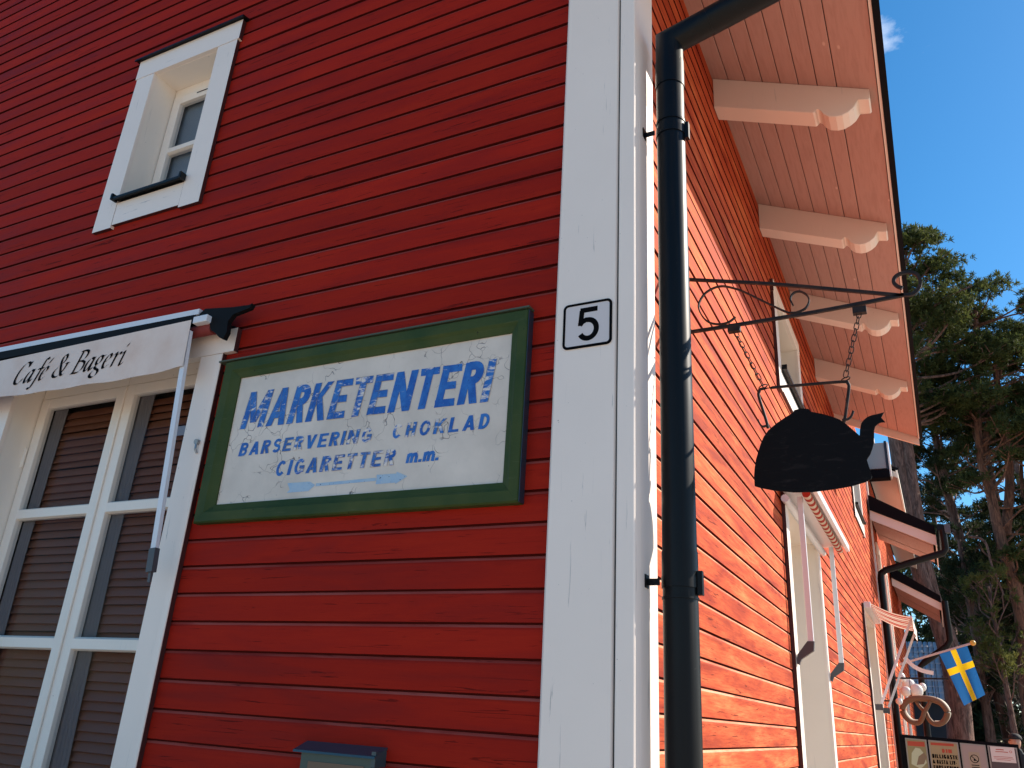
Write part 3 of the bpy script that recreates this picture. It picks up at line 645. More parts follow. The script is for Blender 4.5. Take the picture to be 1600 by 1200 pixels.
def glyph(c, T, w=None):
    """strokes of a block capital, height 1; T = stroke width; returns (advance, [(kind, pts)])"""
    h = T / 2; W_ = dict(M=.86, I=T, N=.66, K=.64, A=.66, V=.64, G=.62, C=.60, O=.64).get(c, .56); r = W_ - h
    if c == 'M': s = [('v', [(h, 0), (h, 1)]), ('v', [(W_ - h, 0), (W_ - h, 1)]), ('v', [(h, 1), (W_ / 2, .15)]), ('v', [(W_ - h, 1), (W_ / 2, .15)])]
    elif c == 'A': s = [('v', [(h, 0), (W_ / 2, 1)]), ('v', [(W_ - h, 0), (W_ / 2, 1)]), ('h', [(W_ * .28, .28), (W_ * .72, .28)])]
    elif c == 'V': s = [('v', [(h, 1), (W_ / 2, 0)]), ('v', [(W_ - h, 1), (W_ / 2, 0)])]
    elif c == 'N': s = [('v', [(h, 0), (h, 1)]), ('v', [(W_ - h, 0), (W_ - h, 1)]), ('v', [(h, 1), (W_ - h, 0)])]
    elif c == 'I': s = [('v', [(h, 0), (h, 1)])]
    elif c == 'L': s = [('v', [(h, 0), (h, 1)]), ('h', [(0, .09), (W_, .09)])]
    elif c == 'T': s = [('v', [(W_ / 2, 0), (W_ / 2, 1)]), ('h', [(0, .91), (W_, .91)])]
    elif c == 'E': s = [('v', [(h, 0), (h, 1)]), ('h', [(0, .91), (W_, .91)]), ('h', [(h, .5), (W_ * .88, .5)]), ('h', [(0, .09), (W_, .09)])]
    elif c == 'H': s = [('v', [(h, 0), (h, 1)]), ('v', [(W_ - h, 0), (W_ - h, 1)]), ('h', [(h, .5), (W_ - h, .5)])]
    elif c == 'K': s = [('v', [(h, 0), (h, 1)]), ('v', [(h, .38), (W_ - h, 1)]), ('v', [(W_ * .42, .6), (W_ - h, 0)])]
    elif c in 'RB':
        b = arc(W_ - .27, .73, .27 - h, .18, 90, -90); s = [('v', [(h, 0), (h, 1)]), ('c', [(h, .91)] + b + [(h, .55)])]
        if c == 'R': s += [('v', [(W_ * .5, .5), (W_ - h, 0)])]
        else: s += [('c', [(h, .52)] + arc(W_ - .28, .305, .28 - h, .215, 90, -90) + [(h, .09)])]
    elif c == 'D': s = [('v', [(h, 0), (h, 1)]), ('c', [(h, .91)] + arc(W_ - .34, .5, .34 - h, .41, 90, -90) + [(h, .09)])]
    elif c == 'O': s = [('c', arc(W_ / 2, .5, W_ / 2 - h, .41, 0, 360, 22))]
    elif c in 'CG':
        s = [('c', arc(W_ / 2, .5, W_ / 2 - h, .41, 40, 320, 18))]
        if c == 'G': s += [('v', [(W_ - h, .12), (W_ - h, .50)]), ('h', [(W_ * .5, .46), (W_, .46)])]
    elif c == 'S': s = [('c', arc(W_ / 2, .715, W_ / 2 - h, .20, 25, 250, 12) + arc(W_ / 2, .29, W_ / 2 - h, .205, 75, -155, 12))]
    elif c == 'F': s = [('v', [(h, 0), (h, 1)]), ('h', [(0, .91), (W_, .91)]), ('h', [(h, .5), (W_ * .85, .5)])]
    elif c == 'm': W_ = .95; s = [('v', [(h, 0), (h, .66)]), ('v', [(.45, 0), (.45, .5)]), ('v', [(.82, 0), (.82, .5)]), ('c', [(h, .45), (.2, .58), (.35, .6), (.45, .48)]), ('c', [(.45, .45), (.58, .58), (.72, .6), (.82, .48)]), ('h', [(.78, .07), (.98, .07)])]
    elif c == '-': W_ = .3; s = [('h', [(.04, .45), (.26, .45)])]
    elif c == '.': W_ = .22; s = [('v', [(.11, 0), (.11, .2)])]
    elif c == '&': W_ = .7; s = [('c', [(.68, .02), (.2, .72), (.3, .94), (.45, .8), (.1, .35), (.15, .1), (.35, .06), (.66, .45)])]
    elif c == 'Ö' or c == 'Ä' or c == 'Å':
        W0, s = glyph('O' if c == 'Ö' else 'A', T); return W0, [(k, [(a, b * .82) for a, b in p]) for k, p in s] + [('v', [(W0 * .3, .88), (W0 * .3, 1.0)]), ('v', [(W0 * .7, .88), (W0 * .7, 1.0)])]
    else: return .35, []
    return W_, s
def lettering(name, text, x0, x1, z0, h, T, f, m, parent, y0=0.0, shear=0.0, wears=None, gap=.14, slope=0.0, dy=-.00012, rnd=0.0, bold=None):
    adv = []; gl = []
    for c in text:
        if c == ' ': adv.append(.42); gl.append([]); continue
        a, s = glyph(c, T); adv.append(a + gap); gl.append(s)
    tot = sum(adv) - gap; k = (x1 - x0) / tot; bo = NB(); lo_ = bo.verts.layers.float.new('wear'); bm = NB(); lay = bm.verts.layers.float.new('wear'); x = 0; j = 0
    for i, s in enumerate(gl):
        wv = wears[i] if wears else 0.0
        for kind, pts in s:
            pp = [(x0 + (x + px_) * k + shear * pz_ * h, z0 + pz_ * h + slope * (x + px_) * k + (random.uniform(-rnd, rnd))) for px_, pz_ in pts]
            off = (k * T / 2, 0) if kind == 'v' else ((0, h * .09) if kind == 'h' else min(k, h) * T / 2 * 1.05)
            rib(bm, lay, pp, off, f, y0 + dy * (j % 9), wv); j += 1
            if wv >= .28 and kind != 'c':
                for sg_ in (-1, 1):
                    ox, oz = (off[0] * sg_, off[1] * sg_); rib(bo, lo_, [(a_ + ox, b_ + oz) for a_, b_ in pp], (.0007, 0) if kind == 'v' else (0, .0007), f, y0 - .0016, 0)
        x += adv[i]
    nb_ = len(bm.faces); n0 = 0
    if len(bo.verts) and m is M['blue']:
        tmp = bpy.data.meshes.new('tmp'); bo.to_mesh(tmp); bm.from_mesh(tmp); bpy.data.meshes.remove(tmp); bm.faces.ensure_lookup_table()
        for f_ in bm.faces[nb_:]: f_.material_index = 1
        m = [m, M['outline']]
    bo.free()
    me = bpy.data.meshes.new(name); bm.to_mesh(me); bm.free(); return link(name, me, m, parent)

# ------------------------------------------------------------------ painted shop sign
sg = thing('shop_sign', 'old painted white sign MARKETENTERI with blue letters in a green wooden frame', 'sign', (-1.3, -0.02, 2.36))
bm = NB(); box(bm, -2.06, -0.48, -0.018, -0.003, 2.43, 3.12); ob('sign_board', bm, M['signwhite'], sg)
def frame_side(pts_out, pts_in):
    (ax, az), (bx, bz) = pts_out; (cx_, cz_), (dx_, dz_) = pts_in; bm = NB()
    o0, o1 = Vector((ax, 0, az)), Vector((bx, 0, bz)); i0, i1 = Vector((cx_, 0, cz_)), Vector((dx_, 0, dz_))
    def lv(o, i, t, y): q = o.lerp(i, t); return bm.verts.new((q.x, y, q.z))
    rows = [[lv(o0, i0, t, y) for t, y in PR] for PR in [[(0, 0.0), (0, -.038), (.08, -.046), (.55, -.046), (.72, -.036), (1, -.026), (1, 0.0)]]]
    rows.append([lv(o1, i1, t, y) for t, y in [(0, 0.0), (0, -.038), (.08, -.046), (.55, -.046), (.72, -.036), (1, -.026), (1, 0.0)]])
    A, B = rows
    for j in range(7): bm.faces.new((A[j], A[(j + 1) % 7], B[(j + 1) % 7], B[j]))
    bm.faces.new(A); bm.faces.new(B); return bm
OX0, OX1, OZ0, OZ1 = -2.150, -0.420, 2.358, 3.196; IX0, IX1, IZ0, IZ1 = -2.042, -0.502, 2.446, 3.102
g = .0006
for o_, i_ in ((((OX0, OZ1), (OX1, OZ1)), ((IX0, IZ1), (IX1, IZ1))), (((OX0, OZ0), (OX1, OZ0)), ((IX0, IZ0), (IX1, IZ0))),
               (((OX0, OZ0 + g), (OX0, OZ1 - g)), ((IX0, IZ0 + g), (IX0, IZ1 - g))), (((OX1, OZ0 + g), (OX1, OZ1 - g)), ((IX1, IZ0 + g), (IX1, IZ1 - g)))):
    ob('frame_board', frame_side(o_, i_), M['green'], sg)
bm = NB(); box(bm, -2.19, -0.415, -0.052, 0.0, 3.197, 3.205); ob('frame_cap', bm, mat('lead_grey_green_cap', (0.06, 0.075, 0.045), .6), sg)
bm = NB(); box(bm, -0.4195, -0.4165, -0.044, -0.001, 2.360, 3.190); ob('frame_edge', bm, mat('blue_black_edge', (0.012, 0.028, 0.045), .4), sg)
fs = lambda x, z, y: (x, y, z)
lettering('lettering', 'MARKETENTERI', -1.985, -0.600, 2.822, 0.192, .215, fs, M['blue'], sg, -.0192, .16, [.36, .28, .33, .30, .32, .40, .33, .27, .25, .23, .21, .40], .09, -0.015)
lettering('lettering', 'BARSERVERING', -1.962, -1.180, 2.681, 0.066, .20, fs, M['blue'], sg, -.0192, .14, [.26, .26, .28, .30, .30, .40, .24, .27, .30, .28, .34, .36], .17)
lettering('lettering', 'CHOKLAD', -1.070, -0.588, 2.684, 0.066, .20, fs, M['blue'], sg, -.0192, .14, [.40, .36, .36, .42, .26, .26, .25], .22)
lettering('lettering', 'CIGARETTER', -1.708, -1.040, 2.563, 0.072, .20, fs, M['blue'], sg, -.0192, .14, [.28, .27, .34, .28, .37, .37, .42, .42, .38, .40], .17)
lettering('lettering', 'm.m.', -0.980, -0.818, 2.566, 0.062, .26, fs, M['blue'], sg, -.0192, .14, [.22] * 4, .12)
bm = NB(); lay = bm.verts.layers.float.new('wear')
def poly(pts, y=-.0192):
    vs = [bm.verts.new((x, y, z)) for x, z in pts]
    for v in vs: v[lay] = .26
    bm.faces.new(vs)
poly([(-1.615, 2.478), (-1.60, 2.492), (-1.62, 2.524), (-1.49, 2.522), (-1.455, 2.504), (-1.49, 2.478)]); poly([(-1.452, 2.497), (-1.452, 2.511), (-1.125, 2.513), (-1.125, 2.499)]); poly([(-1.122, 2.484), (-1.122, 2.526), (-1.02, 2.524), (-1.02, 2.532), (-0.962, 2.508), (-1.02, 2.478), (-1.02, 2.484)])
me = bpy.data.meshes.new('arrow'); bm.to_mesh(me); bm.free(); link('arrow', me, M['lightblue'], sg)

# ------------------------------------------------------------------ number plate
npl = thing('number_plate', 'white house number plate 5 with rounded black border on the corner post', 'number plate', (-0.155, -0.033, 2.97))
def rrect(x0, x1, z0, z1, r, n=6):
    out = []
    for cx_, cz_, a in ((x1 - r, z1 - r, 0), (x0 + r, z1 - r, 90), (x0 + r, z0 + r, 180), (x1 - r, z0 + r, 270)):
        out += [(cx_ + r * math.cos(R(a + 90 * i / n)), cz_ + r * math.sin(R(a + 90 * i / n))) for i in range(n + 1)]
    return out
X0, X1, Z0, Z1 = -0.2625, -0.051, 2.977, 3.180
bm = NB(); prism(bm, rrect(X0 + .003, X1 - .003, Z0 + .003, Z1 - .003, .018), -.0325, -.0358, lambda p, q, t: (p, t, q)); ob('plate', bm, M['plate'], npl)
bm = NB(); o_ = rrect(X0, X1, Z0, Z1, .022); i_ = rrect(X0 + .0105, X1 - .0105, Z0 + .0105, Z1 - .0105, .013)
A = [bm.verts.new((x, -.0372, z)) for x, z in o_]; B = [bm.verts.new((x, -.0372, z)) for x, z in i_]; A2 = [bm.verts.new((x, -.0335, z)) for x, z in o_]; B2 = [bm.verts.new((x, -.0362, z)) for x, z in i_]
for j in range(len(A)):
    k = (j + 1) % len(A); bm.faces.new((A[j], A[k], B[k], B[j])); bm.faces.new((A[j], A2[j], A2[k], A[k])); bm.faces.new((B[j], B[k], B2[k], B2[j]))
ob('border', bm, M['ink'], npl)
bm = NB(); lay = bm.verts.layers.float.new('wear'); f5 = lambda x, z, y: (-0.203 + x * .150, y, 3.005 + z * .150)
rib(bm, lay, [(.10, .925), (.60, .925)], (0, .075), f5, -.0363, 0); rib(bm, lay, [(.155, .93), (.115, .47)], (.072, 0), f5, -.03642, 0)
rib(bm, lay, [(.09, .49), (.17, .58), (.27, .625)] + arc(.33, .345, .245, .275, 92, -150, 22), .075, f5, -.03654, 0)
me = bpy.data.meshes.new('digit'); bm.to_mesh(me); bm.free(); link('digit', me, M['ink'], npl)

# ------------------------------------------------------------------ mailbox
mb = thing('mailbox', 'blue grey metal mailbox with a slanting lid low on the gable wall', 'mailbox', (-1.1, -0.04, 1.0))
bm = NB(); box(bm, -1.285, -0.955, -0.060, -0.002, 1.02, 1.430, I3, .003); ob('box_body', bm, M['mail_green'], mb)
bm = NB(); prism(bm, [(-0.001, 1.462), (-0.078, 1.432), (-0.080, 1.424), (-0.001, 1.452)], -1.312, -0.930, lambda p, q, t: (t, p, q)); box(bm, -0.951, -0.932, -0.070, -0.001, 1.395, 1.448); ob('lid', bm, M['mail'], mb)
bm = NB(); box(bm, -1.245, -0.985, -0.063, -0.0605, 1.10, 1.395); ob('card_window', bm, M['mail_paper'], mb)

# ------------------------------------------------------------------ gable awning with the cafe valance
aw = thing('gable_awning', 'folded white awning with Café & Bageri valance over the gable window', 'awning', (-3.2, -0.05, 3.3))
bm = NB()
for (y0, y1, za, zb) in ((-0.125, -0.030, 3.468, 3.500),):
    prism(bm, [(-4.5, za + .05), (-2.335, za), (-2.335, zb), (-4.5, zb + .05)], y0, y1, lambda p, q, t: (p, t, q))
ob('cassette_rail', bm, M['alu'], aw)
bm = NB(); prism(bm, [(-4.5, 3.462), (-2.36, 3.415), (-2.36, 3.466), (-4.5, 3.512)], -0.130, -0.04, lambda p, q, t: (p, t, q)); ob('cassette', bm, M['black_plastic'], aw)
bm = NB(); tube(bm, [(-4.5, -0.085, 3.40), (-2.24, -0.085, 3.385)], 0.032, 20); ob('fabric_roll', bm, mat('dark_red_fabric_roll', (0.22, 0.03, 0.025), .8), aw, True)
bm = NB(); box(bm, -2.335, -2.235, -0.150, -0.100, 3.400, 3.440, I3, .004); ob('front_bar', bm, M['alu'], aw)
bm = NB(); prism(bm, [(-2.345, 3.465), (-2.300, 3.497), (-2.10, 3.470), (-1.985, 3.462), (-1.965, 3.468), (-1.975, 3.444), (-2.085, 3.425), (-2.112, 3.39), (-2.104, 3.33), (-2.120, 3.292), (-2.150, 3.305), (-2.185, 3.335), (-2.225, 3.36), (-2.25, 3.42), (-2.30, 3.46)], -0.118, -0.090, lambda p, q, t: (p, t, q)); ob('end_cover', bm, M['black_plastic'], aw)
def vy(x, s): return -0.158 - 0.010 * s * (math.sin(x * 3.1 + .5) + .5 * math.sin(x * 7.7)) - .004 * s
def vz(x, s):
    top = 3.418 + 0.0 * x; bot = 3.150 + 0.008 * math.sin((x + 2.34) * 2.6) - .003 * math.sin(x * 17)
    return top + (bot - top) * s
bm = NB(); rws = []
for i in range(61):
    x = -4.5 + (4.5 - 2.335) * i / 60
    rws.append([bm.verts.new((x + .0 + .018 * j / 8 * (1 if i == 60 else 0), vy(x, j / 8), vz(x, j / 8))) for j in range(9)])
for A, B in zip(rws, rws[1:]):
    for j in range(8): bm.faces.new((A[j], A[j + 1], B[j + 1], B[j]))
ob('valance', bm, M['cloth'], aw, True)
# pen-drawn italic: ribbons swept by a slanted nib
PEN = {
 'C': (.74, [[(.70, .80), (.60, .96), (.42, 1.0), (.20, .85), (.06, .5), (.10, .15), (.28, 0), (.48, .03), (.66, .22)], [(.74, 1.0), (.68, .76)]]),
 'a': (.56, [[(.42, .50), (.30, .58), (.12, .46), (.04, .24), (.07, .05), (.17, .0), (.30, .12), (.43, .44)], [(.46, .58), (.40, .2), (.41, .03), (.48, .0), (.58, .12)]]),
 'f': (.42, [[(.60, .95), (.52, 1.03), (.42, .96), (.34, .6), (.25, .1), (.17, -.22), (.08, -.34), (-.04, -.28)], [(.12, .56), (.52, .56)]]),
 'e': (.46, [[(.07, .26), (.24, .32), (.38, .44), (.35, .56), (.24, .58), (.10, .44), (.04, .22), (.09, .04), (.20, .0), (.38, .12)]]),
 'B': (.78, [[(.24, .98), (.12, .02)], [(.0, .01), (.3, .01)], [(.10, .985), (.45, .99), (.64, .88), (.60, .66), (.42, .54), (.22, .52)], [(.42, .53), (.68, .42), (.68, .16), (.48, .015), (.10, .01)]]),
 'g': (.54, [[(.40, .56), (.22, .58), (.09, .42), (.12, .25), (.24, .22), (.38, .33), (.42, .48), (.36, .57)], [(.40, .53), (.56, .58)], [(.20, .22), (.12, .12), (.22, .03), (.42, -.05), (.46, -.2), (.28, -.34), (.06, -.30), (.0, -.17), (.14, -.04)]]),
 'r': (.44, [[(.04, .50), (.18, .58), (.11, .0)], [(.15, .32), (.28, .52), (.42, .58), (.47, .50)]]),
 'i': (.32, [[(.05, .50), (.19, .58), (.12, .10), (.18, .0), (.31, .11)], [(.215, .80), (.265, .90)]]),
 '&': (.98, [[(.93, .56), (.72, .57)], [(.84, .56), (.74, .28), (.52, .04), (.28, .0), (.08, .10), (.06, .28), (.24, .46), (.50, .62), (.60, .82), (.50, .99), (.34, .94), (.30, .74), (.44, .42), (.62, .14), (.78, .02), (.93, .10)]]),
}
PEN['é'] = (PEN['e'][0], PEN['e'][1] + [[(.28, .74), (.44, .96)]])
bm = NB(); x = 0; seq = 'Café & Bageri'; tot = sum(.42 if c == ' ' else PEN[c][0] + .06 for c in seq)
TX0, TX1, TZ0, TH, TS = -3.728, -2.800, 3.226, 0.136, 0.004
kx = (TX1 - TX0) / tot
for c in seq:
    if c == ' ': x += .42; continue
    adv, st = PEN[c]
    for pts in st:
        sp = smooth_path([(a, b, 0) for a, b in pts], 6); A = []; B = []
        dot = c == 'i' and len(pts) == 2
        for p_ in sp:
            nv = (.060, .022) if not dot else (.060, .03)
            for L_, sgn in ((A, 1), (B, -1)):
                gx = x + p_.x + sgn * nv[0]; gz = p_.y + sgn * nv[1] + sgn * .012
                wx = TX0 + gx * kx + gz * TH * .24; wz = TZ0 + gz * TH + TS * (gx * kx)
                s_ = (3.418 - wz) / .235
                L_.append(bm.verts.new((wx, vy(wx, s_) - .0022, wz)))
        for k in range(len(A) - 1):
            try: bm.faces.new((A[k], A[k + 1], B[k + 1], B[k]))
            except ValueError: pass
    x += adv + .06
me = bpy.data.meshes.new('lettering'); bm.to_mesh(me); bm.free(); link('lettering', me, M['ink'], aw)
# arm
def arm(par, a, b, w_=0.032, t_=0.020, foot=True, wall='y'):
    a = Vector(a); b = Vector(b); bm = NB(); n_ = (0, 1, 0) if wall == 'y' else (0, 1, 0)
    flatbar(bm, [a, b], w_, t_, n_); ob('arm', bm, M['alu'], par)
    if foot:
        d = (b - a).normalized(); bm = NB()
        flatbar(bm, [b - d * .01, b + d * .10], w_ + .008, t_ + .008, n_); flatbar(bm, [b + d * .09, b + d * .145], .016, .012, n_); ob('arm_foot', bm, M['alu_dark'], par)
arm(aw, (-2.352, -0.142, 3.36), (-2.262, -0.130, 2.215))

# ------------------------------------------------------------------ side awnings
a1 = thing('side_awning', 'closed striped awning over the nearer long side window with two straight arms', 'awning', (0.1, 4.6, 3.2))
bm = NB(); prism(bm, [(0.012, 3.34), (0.21, 3.36), (0.245, 3.33), (0.245, 3.30), (0.20, 3.31), (0.03, 3.30)], 3.46, 5.74, lambda p, q, t: (p, t, q)); ob('cassette', bm, M['alu'], a1)
bm = NB(); box(bm, .246, .250, 3.46, 5.74, 3.335, 3.345); box(bm, .252, .285, 3.44, 5.76, 3.26, 3.325, I3, .004); ob('front_bar', bm, M['alu'], a1)
bm = NB(); tube(bm, [(0.20, 3.50, 3.265), (0.20, 5.70, 3.265)], 0.030, 16); ob('fabric_roll', bm, M['stripe_roll'], a1, True)
bm = NB(); tube(bm, [(0.045, 3.5, 3.24), (0.045, 5.7, 3.24)], 0.03, 10); ob('rear_rail', bm, M['alu'], a1, True)
for yy in (3.64, 5.58):
    bm = NB(); box(bm, .115, .155, yy - .015, yy + .015, 2.20, 3.28, I3, .003); ob('arm', bm, M['alu'], a1)
    bm = NB(); prism(bm, [(.112, 2.215), (.158, 2.215), (.150, 2.15), (.06, 2.09), (.045, 2.05), (.03, 2.06), (.035, 2.12)], yy - .02, yy + .02, lambda p, q, t: (p, t, q)); ob('arm_foot', bm, M['alu_dark'], a1)
a2 = thing('side_awning', 'half open red striped awning over the farther long side window', 'awning', (0.1, 11.5, 3.2))
bm = NB(); box(bm, .03, .12, 10.5, 12.5, 3.36, 3.45, I3, .01); ob('cassette', bm, M['alu'], a2)
bm = NB(); rws = []
for i in range(13):
    t_ = i / 12; xx = .11 + .52 * t_; zz = 3.44 - .20 * t_ - .035 * math.sin(t_ * math.pi)
    rws.append([bm.verts.new((xx, 10.55 + 1.9 * j / 24, zz + .006 * math.sin(j * 1.3) * math.sin(t_ * 3.1))) for j in range(25)])
for A, B in zip(rws, rws[1:]):
    for j in range(24): bm.faces.new((A[j], A[j + 1], B[j + 1], B[j]))
ob('fabric', bm, M['stripe_y'], a2, True)
bm = NB(); tube(bm, [(.635, 10.53, 3.235), (.635, 12.47, 3.235)], .018, 10); ob('front_bar', bm, M['alu'], a2, True)
bm = NB(); rws = []
for j in range(25):
    yy = 10.55 + 1.9 * j / 24; rws.append([bm.verts.new((.645 + .01 * math.sin(yy * 9), yy, z_)) for z_ in (3.23, 3.15, 3.06 + .01 * math.sin(yy * 12))])
for A, B in zip(rws, rws[1:]):
    for j in range(2): bm.faces.new((A[j], A[j + 1], B[j + 1], B[j]))
ob('valance', bm, M['cloth'], a2, True)
for yy in (10.72, 12.28):
    arm(a2, (.630, yy, 3.22), (.115, yy, 2.06), .034, .022, False); bm = NB(); box(bm, .03, .13, yy - .02, yy + .02, 1.97, 2.05); ob('arm_foot', bm, M['alu_dark'], a2)

# ------------------------------------------------------------------ neighbouring house farther along
fh = thing('red_house', 'taller red wooden house farther along with two lean-to porch roofs', 'house', (0, 15, 0))
fopen = [(16.0, 16.7, 3.1, 5.3), (18.2, 18.9, 3.3, 5.2), (19.2, 20.0, 0.8, 2.6), (22.0, 22.8, .8, 2.6)]
bm = NB(); backing(bm, YEND + .08, 27.0, 0.3, 7.0, fopen, W2f); fsw = ob('side_wall', bm, M['red_edge'], fh)
k = 3
while OFFS + k * P < 6.85:
    z = OFFS + k * P; k += 1
    for s, e in cuts(YEND + .09, 27.0, z + .01, z + P - .01, fopen): board('board', fsw, s, e, z, W2f, M['red_side'], math.pi / 2)
for (a, b, c, d) in fopen:
    bm = NB(); box(bm, a - .12, a, -.03, 0.0, c - .15, d + .12, W2f); box(bm, b, b + .12, -.03, 0, c - .15, d + .12, W2f); box(bm, a, b, -.03, 0, d, d + .12, W2f); box(bm, a, b, -.03, 0, c - .15, c, W2f); box(bm, a, b, .12, .13, c, d, W2f)
    ww = ob('window', bm, M['white_clean'], fh); bm = NB(); box(bm, a + .08, b - .08, .10, .115, c + .08, d - .08, W2f); ob('pane', bm, M['glass'], ww)
# upper eave of the far house
bm = NB(); prism(bm, [(0, 7.05), (.56, 6.80), (.56, 6.92), (0, 7.17)], 15.9, 27, lambda p, q, t: (p, t, q)); ob('eave', bm, M['soffit'], fh)
bm = NB(); box(bm, .565, .60, 15.88, 27.02, 6.78, 6.95); ob('roof_edge', bm, M['white_clean'], fh)
bm = NB(); prism(bm, [(-6, 9.9), (.62, 6.94), (.62, 7.0), (-6, 10.0)], 15.9, 27.0, lambda p, q, t: (p, t, q)); ob('roof', bm, M['roofing'], fh)
bm = NB(); prism(bm, [(-6.0, 0.3), (-0.03, .3), (-.03, 7.0), (-6.0, 9.8)], 15.85, 15.89, lambda p, q, t: (p, t, q)); ob('gable_wall', bm, M['red_side'], fh)
# boxed oriel high on the wall
bm = NB(); box(bm, 0.02, 0.40, 15.6, 15.85, 6.93, 7.50); orl = ob('boxed_oriel', bm, M['greybox'], fh)
bm = NB(); box(bm, 0.402, 0.452, 15.58, 15.85, 6.90, 7.53); ob('side_board', bm, M['darkwall'], orl)
bm = NB(); box(bm, 0.455, 0.485, 15.57, 15.85, 6.74, 7.50); ob('corner_board', bm, M['white_clean'], orl)
bm = NB(); box(bm, 0.02, 0.45, 15.57, 15.85, 6.72, 6.898); ob('underside', bm, M['roofing'], orl)
bm = NB(); box(bm, 0.02, 0.22, 15.60, 15.85, 7.55, 8.4); ob('cream_board', bm, M['white_clean'], orl)

def porch(y0, y1, xa, za, xb, zb, nb):
    s_ = (zb - za) / (xb - xa); bm = NB()
    prism(bm, [(xa, za), (xb, zb), (xb, zb + .16), (xa, za + .30)], y0 - .04, y1, lambda p, q, t: (p, t, q)); pr_ = ob('porch_roof', bm, M['roofing'], fh)
    bm = NB(); prism(bm, [(xa, za - .004), (xb - .02, zb - .004), (xb - .02, zb - .20), (xa, za - .20)], y0, y0 + .03, lambda p, q, t: (p, t, q)); ob('verge_board', bm, M['soffit'], pr_)
    d = (y1 - y0 - .05) / nb
    for i in range(nb):
        bm = NB(); dz = -.012 * (i % 2) - .03
        prism(bm, [(xa, za - .02 + dz), (xb - .06, zb - .02 + dz), (xb - .06, zb - .055 + dz), (xa, za - .055 + dz)], y0 + .035 + d * i, y0 + .03 + d * (i + 1), lambda p, q, t: (p, t, q)); ob('soffit_board', bm, M['soffit_board'], pr_)
    bm = NB(); box(bm, xb - .018, xb + .0, y0 - .01, y1, zb - .20, zb - .003); ob('fascia', bm, M['soffit'], pr_)
porch(14.5, 16.9, .035, 5.78, 1.14, 5.24, 4)
porch(21.0, 24.6, .035, 5.52, 1.12, 4.88, 5)
# gutter and pipe of the first porch
dp = thing('downpipe', 'black downpipe angled from the far porch gutter back to the wall', 'downpipe', (.11, 14.3, 0))
bm = NB(); tube(bm, [(1.24, 14.30, 5.33), (1.24, 16.9, 5.33)], .07, 12); ob('gutter', bm, M['black_metal'], dp, True)
bm = NB(); box(bm, 1.30, 1.40, 14.25, 14.36, 5.22, 5.38); ob('gutter_end', bm, mat('grey_gutter_end', (.08, .085, .095), .4), dp)
bm = NB(); tube(bm, [(1.27, 14.34, 5.30), (1.27, 14.34, 4.93), (1.22, 14.34, 4.86), (.2, 14.34, 4.56), (.12, 14.34, 4.50), (.11, 14.34, 4.40), (.11, 14.34, .3)], .062, 14); ob('pipe', bm, M['black_metal'], dp, True)
dp2 = thing('downpipe', 'black downpipe under the farthest porch roof behind the flag', 'downpipe', (.4, 20.9, 0))
bm = NB(); tube(bm, [(1.2, 20.9, 4.9), (1.2, 20.9, 3.95), (1.1, 20.9, 3.80), (.55, 20.9, 3.4), (.45, 20.9, 3.3), (.42, 20.9, .3)], .075, 12); ob('pipe', bm, M['black_metal'], dp2, True)

# ------------------------------------------------------------------ flag, pretzel, ornaments
fl = thing('flag', 'blue flag with yellow cross hanging from a slanting pole', 'flag', (0.25, 17.0, 3.1))
P0 = Vector((.15, 17, 3.06)); P1 = Vector((1.52, 17, 3.50)); bm = NB(); tube(bm, [P0, P1], .022, 10); ob('pole', bm, mat('pale_flag_pole', (.55, .42, .40), .5), fl, True)
bm = NB(); sphere(bm, P1 + Vector((.05, 0, .016)), .055); ob('knob', bm, mat('gilt_knob', (.65, .36, .06), .4), fl, True)
mblue = mat('flag_blue', (0.012, 0.115, 0.34), .8); myel = mat('flag_yellow', (.80, .56, .01), .8)
for mm in (mblue, myel):
    q = NT(mm); t_ = q.n('BsdfTranslucent'); x_ = q.n('MixShader'); x_.inputs[0].default_value = .4; t_.inputs[0].default_value = q.b.inputs[0].default_value; q.l(q.b.outputs[0], x_.inputs[1]); q.l(t_.outputs[0], x_.inputs[2]); q.l(x_.outputs[0], q.t.nodes['Material Output'].inputs[0])
bm = NB(); H0 = P0.lerp(P1, .575); H1 = P0.lerp(P1, .965); NU, NV = 20, 32; gr = []
for i in range(NU + 1):
    u = i / NU; row = []
    for j in range(NV + 1):
        v = j / NV; top = H0.lerp(H1, u); narrow = 1 - .25 * v
        x_ = top.x + (u - .5) * (H1.x - H0.x) * (narrow - 1) + .26 * v - .015; z_ = top.z - (.94 + .05 * (1 - u)) * v * 1.0 - .02
        row.append(bm.verts.new((x_, 17 + .05 * v * math.sin(u * 9 + v * 2), z_)))
    gr.append(row)
for i in range(NU):
    for j in range(NV):
        f_ = bm.faces.new((gr[i][j], gr[i + 1][j], gr[i + 1][j + 1], gr[i][j + 1]))
        f_.material_index = 1 if (8 <= i < 12 or 10 <= j < 14) else 0
ob('flag_cloth', bm, [mblue, myel], fl, True)

